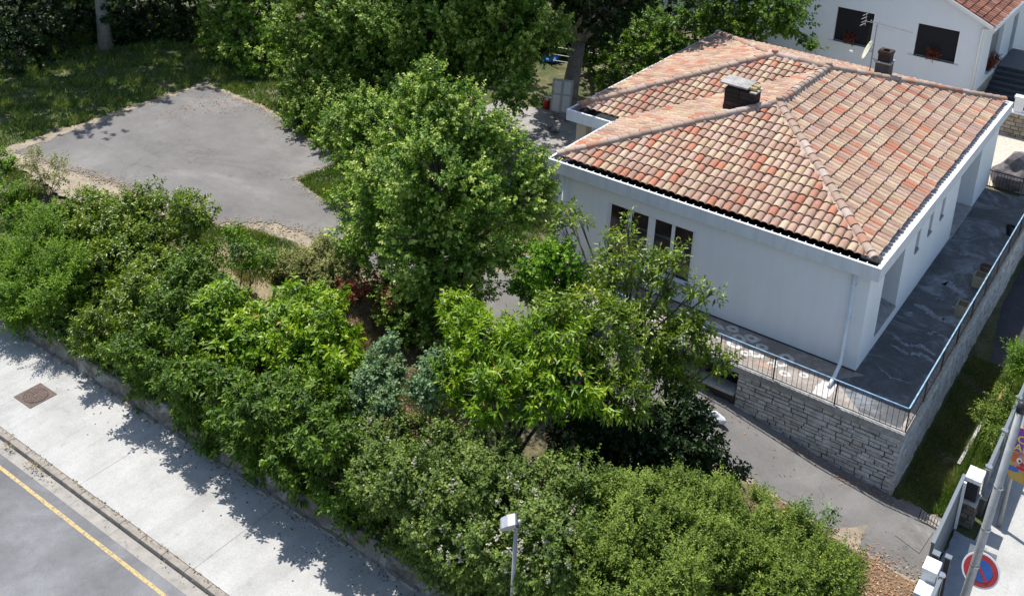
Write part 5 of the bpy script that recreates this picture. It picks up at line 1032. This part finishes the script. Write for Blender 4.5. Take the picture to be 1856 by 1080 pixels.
# bag on the driveway
def crumple(name, c, r, mat, label, cat, seed=1, sq=.5):
    bm = bmesh.new(); bmesh.ops.create_icosphere(bm, subdivisions=3, radius=1); rr = random.Random(seed); ks = [Vector((rr.uniform(-4, 4), rr.uniform(-4, 4), rr.uniform(-4, 4))) for _ in range(6)]
    for v in bm.verts:
        d = 1 + sum(math.sin(v.co.dot(k)+i)*.09 for i, k in enumerate(ks)) + rr.uniform(-.05, .05); v.co = v.co*d; v.co.z = max(v.co.z, -.7)*sq; v.co = Vector(c) + Vector((v.co.x*r[0], v.co.y*r[1], (v.co.z+.7*sq)*r[2]))
    me = bpy.data.meshes.new(name); bm.to_mesh(me); bm.free(); o = link(name, me, mat); return tag(o, label, cat)
crumple('plastic_bag', (-3.45, -3.8, zdrive(-3.5)+.02), (.42, .2, .5), simple('white_plastic', (.75, .76, .78), .4), 'crumpled white plastic bag lying on the driveway', 'bag', 3)
crumple('tarpaulin', (-27.2, 22.0, -.62), (.7, .5, .5), simple('blue_plastic', (.03, .2, .6), .5), 'small bright blue tarpaulin heap by the pale tree trunk', 'tarpaulin', 5)
# things at the back of the courtyard
dr = empty('old_door', (-21.9, 14.9, -.6), 'old white panelled door leaning upright against the tree trunk', 'door')
dc = Vector((-21.85, 14.95, .38)); du = Vector((.92, .38, 0)).normalized(); dz = Vector((-.05, .16, 1)).normalized(); dn_ = du.cross(dz).normalized()
mb = MB(); mb.obox(dc, du*.60, dz*.98, dn_*.025); mb.build('leaf', simple('old_white_paint', (.5, .52, .52), .7, 0, .15, 4), dr)
mb = MB()
for i in (-1, 1):
    for j, (zc, hh) in enumerate(((.5, .36), (-.42, .46))):
        mb.obox(dc + du*.28*i + dz*zc + dn_*.03, du*.2, dz*hh, dn_*.008)
mb.build('door_panel', M_white, dr)
bk = empty('bucket', (-22.75, 15.1, -.6), 'red plastic bucket beside the old white door', 'bucket')
mb = MB(); mb.tube([(-22.8, 14.95, -.6), (-22.8, 14.95, -.1), (-22.8, 14.95, -.07)], [.18, .25, .26], 16, cap=False); mb.tube([(-22.8, 14.95, -.3), (-22.8, 14.95, -.58)], [.2, .17], 16); mb.build('pail', simple('red_plastic', (.5, .03, .02), .4), bk, smooth=True)
mb = MB(); mb.tube([(-22.8, 14.95, -.1), (-22.8, 14.95, .12)], [.17, .15], 12); mb.build('lid', M_white, bk)
wf = empty('wire_fence', (-24, 22, -.6), 'old dark wire fence with posts under the trees behind the courtyard', 'fence')
P_ = [(-26.6, 21.3), (-24.6, 21.9), (-22.8, 22.3), (-20.8, 21.6), (-18.8, 20.6)]
for x, y in P_: mb = MB(); mb.tube([(x, y, -.7), (x, y, .75)], .05, 8); mb.build('post', M_darkmetal, wf)
mb = MB()
for z in (-.2, .2, .7):
    for a_, b_ in zip(P_[:-1], P_[1:]): mb.tube([(a_[0], a_[1], z), (b_[0], b_[1], z)], .02, 5)
mb.build('wire', M_pole, wf)
gw = MB(); gw.box(-34, 36, -.7, -20, 36.3, 2.4); tag(gw.build('garden_wall', M_wall2), 'pale wall glimpsed between the trees behind the bungalow', 'wall')
# dead branches on the courtyard
rg_ = random.Random(8)
for k, (cx, cy, lb) in enumerate(((-20.6, 12.2, 'dark dead branch lying in the middle of the courtyard'), (-21.3, 14.0, 'dark dead branch lying at the foot of the old white door'))):
    mb = MB()
    for _ in range(14):
        a = rg_.random()*6.28; l = rg_.uniform(.3, 1.0); sx, sy = cx+rg_.uniform(-.5, .5), cy+rg_.uniform(-.3, .3)
        mb.tube([(sx, sy, -.55), (sx+math.cos(a)*l*.5, sy+math.sin(a)*l*.4, -.5+rg_.uniform(0, .06)), (sx+math.cos(a+.4)*l, sy+math.sin(a+.4)*l*.8, -.54)], [.022, .016, .006], 5)
    tag(mb.build('dead_branch', M_bark), lb, 'branch')
# things at the right behind the terrace
sw = empty('boundary_wall', (0, 29, -.3), 'yellowish block wall with white coping beside the neighbour steps', 'wall')
mb = MB(); mb.box(-1.9, 28.6, -.4, 4, 28.9, 1.1); mb.build('core', M_joint, sw); mb = MB(); stones(mb, (-1.9, 28.59, 0), (4, 28.59, 0), 1.1, -.3, (0, -1, 0), (.2, .26), (.3, .55), .02, .03); stones(mb, (-1.91, 28.9, 0), (-1.91, 28.6, 0), 1.1, -.3, (-1, 0, 0), (.2, .26), (.3, .55), .02, .03); mb.build('blocks', M_stoneb, sw)
mb = MB(); mb.box(-1.98, 28.5, 1.1, 4.05, 29.0, 1.2); mb.build('coping', M_white, sw, bevel=.01); mb = MB(); mb.box(-.75, 28.55, 1.2, -.3, 28.95, 2.0); mb.box(-.8, 28.5, 2.0, -.25, 29.0, 2.1); mb.build('pier', M_white, sw)
ef = empty('end_fence', (1.2, 19.8, 0), 'black metal barred fence closing the rear end of the side terrace', 'fence')
mb = MB(); mb.box(.05, 19.66, .92, 2.4, 19.70, .96); mb.box(.05, 19.66, .1, 2.4, 19.70, .14); mb.build('rail', M_darkmetal, ef)
for k in range(16): mb = MB(); x = .15+k*.145; mb.box(x-.01, 19.67, .14, x+.01, 19.69, .92); mb.build('bar', M_darkmetal, ef)
mb = MB(); mb.box(1.55, 19.72, -.3, 1.75, 19.92, 1.15); mb.build('post', M_coping, ef)
crumple('covered_pile', (.95, 21.2, -.3), (1.0, .8, 1.9), simple('grey_tarp', (.16, .14, .14), .8, 0, .4, 4), 'grey weathered covered heap behind the black barred fence', 'pile', 9, .55)
lw = empty('garden_border', (4.1, 1.5, -2.4), 'rusty timber edging lying in the sunlit grass beside the yard shadow', 'timber')
mb = MB(); mb.obox((4.05, 5.2, -2.28), (.05, .0, 0), (.06, .8, 0), (0, 0, .1)); mb.build('board', simple('rusty_board', (.33, .17, .07), .9, 0, .3, 5), lw)
mb = MB(); mb.obox((3.83, 2.3, -2.40), (.05, 0, 0), (.06, 1.7, 0), (0, 0, .07)); mb.build('concrete_edge', M_coping, lw)
print('leaves', STAT[0])
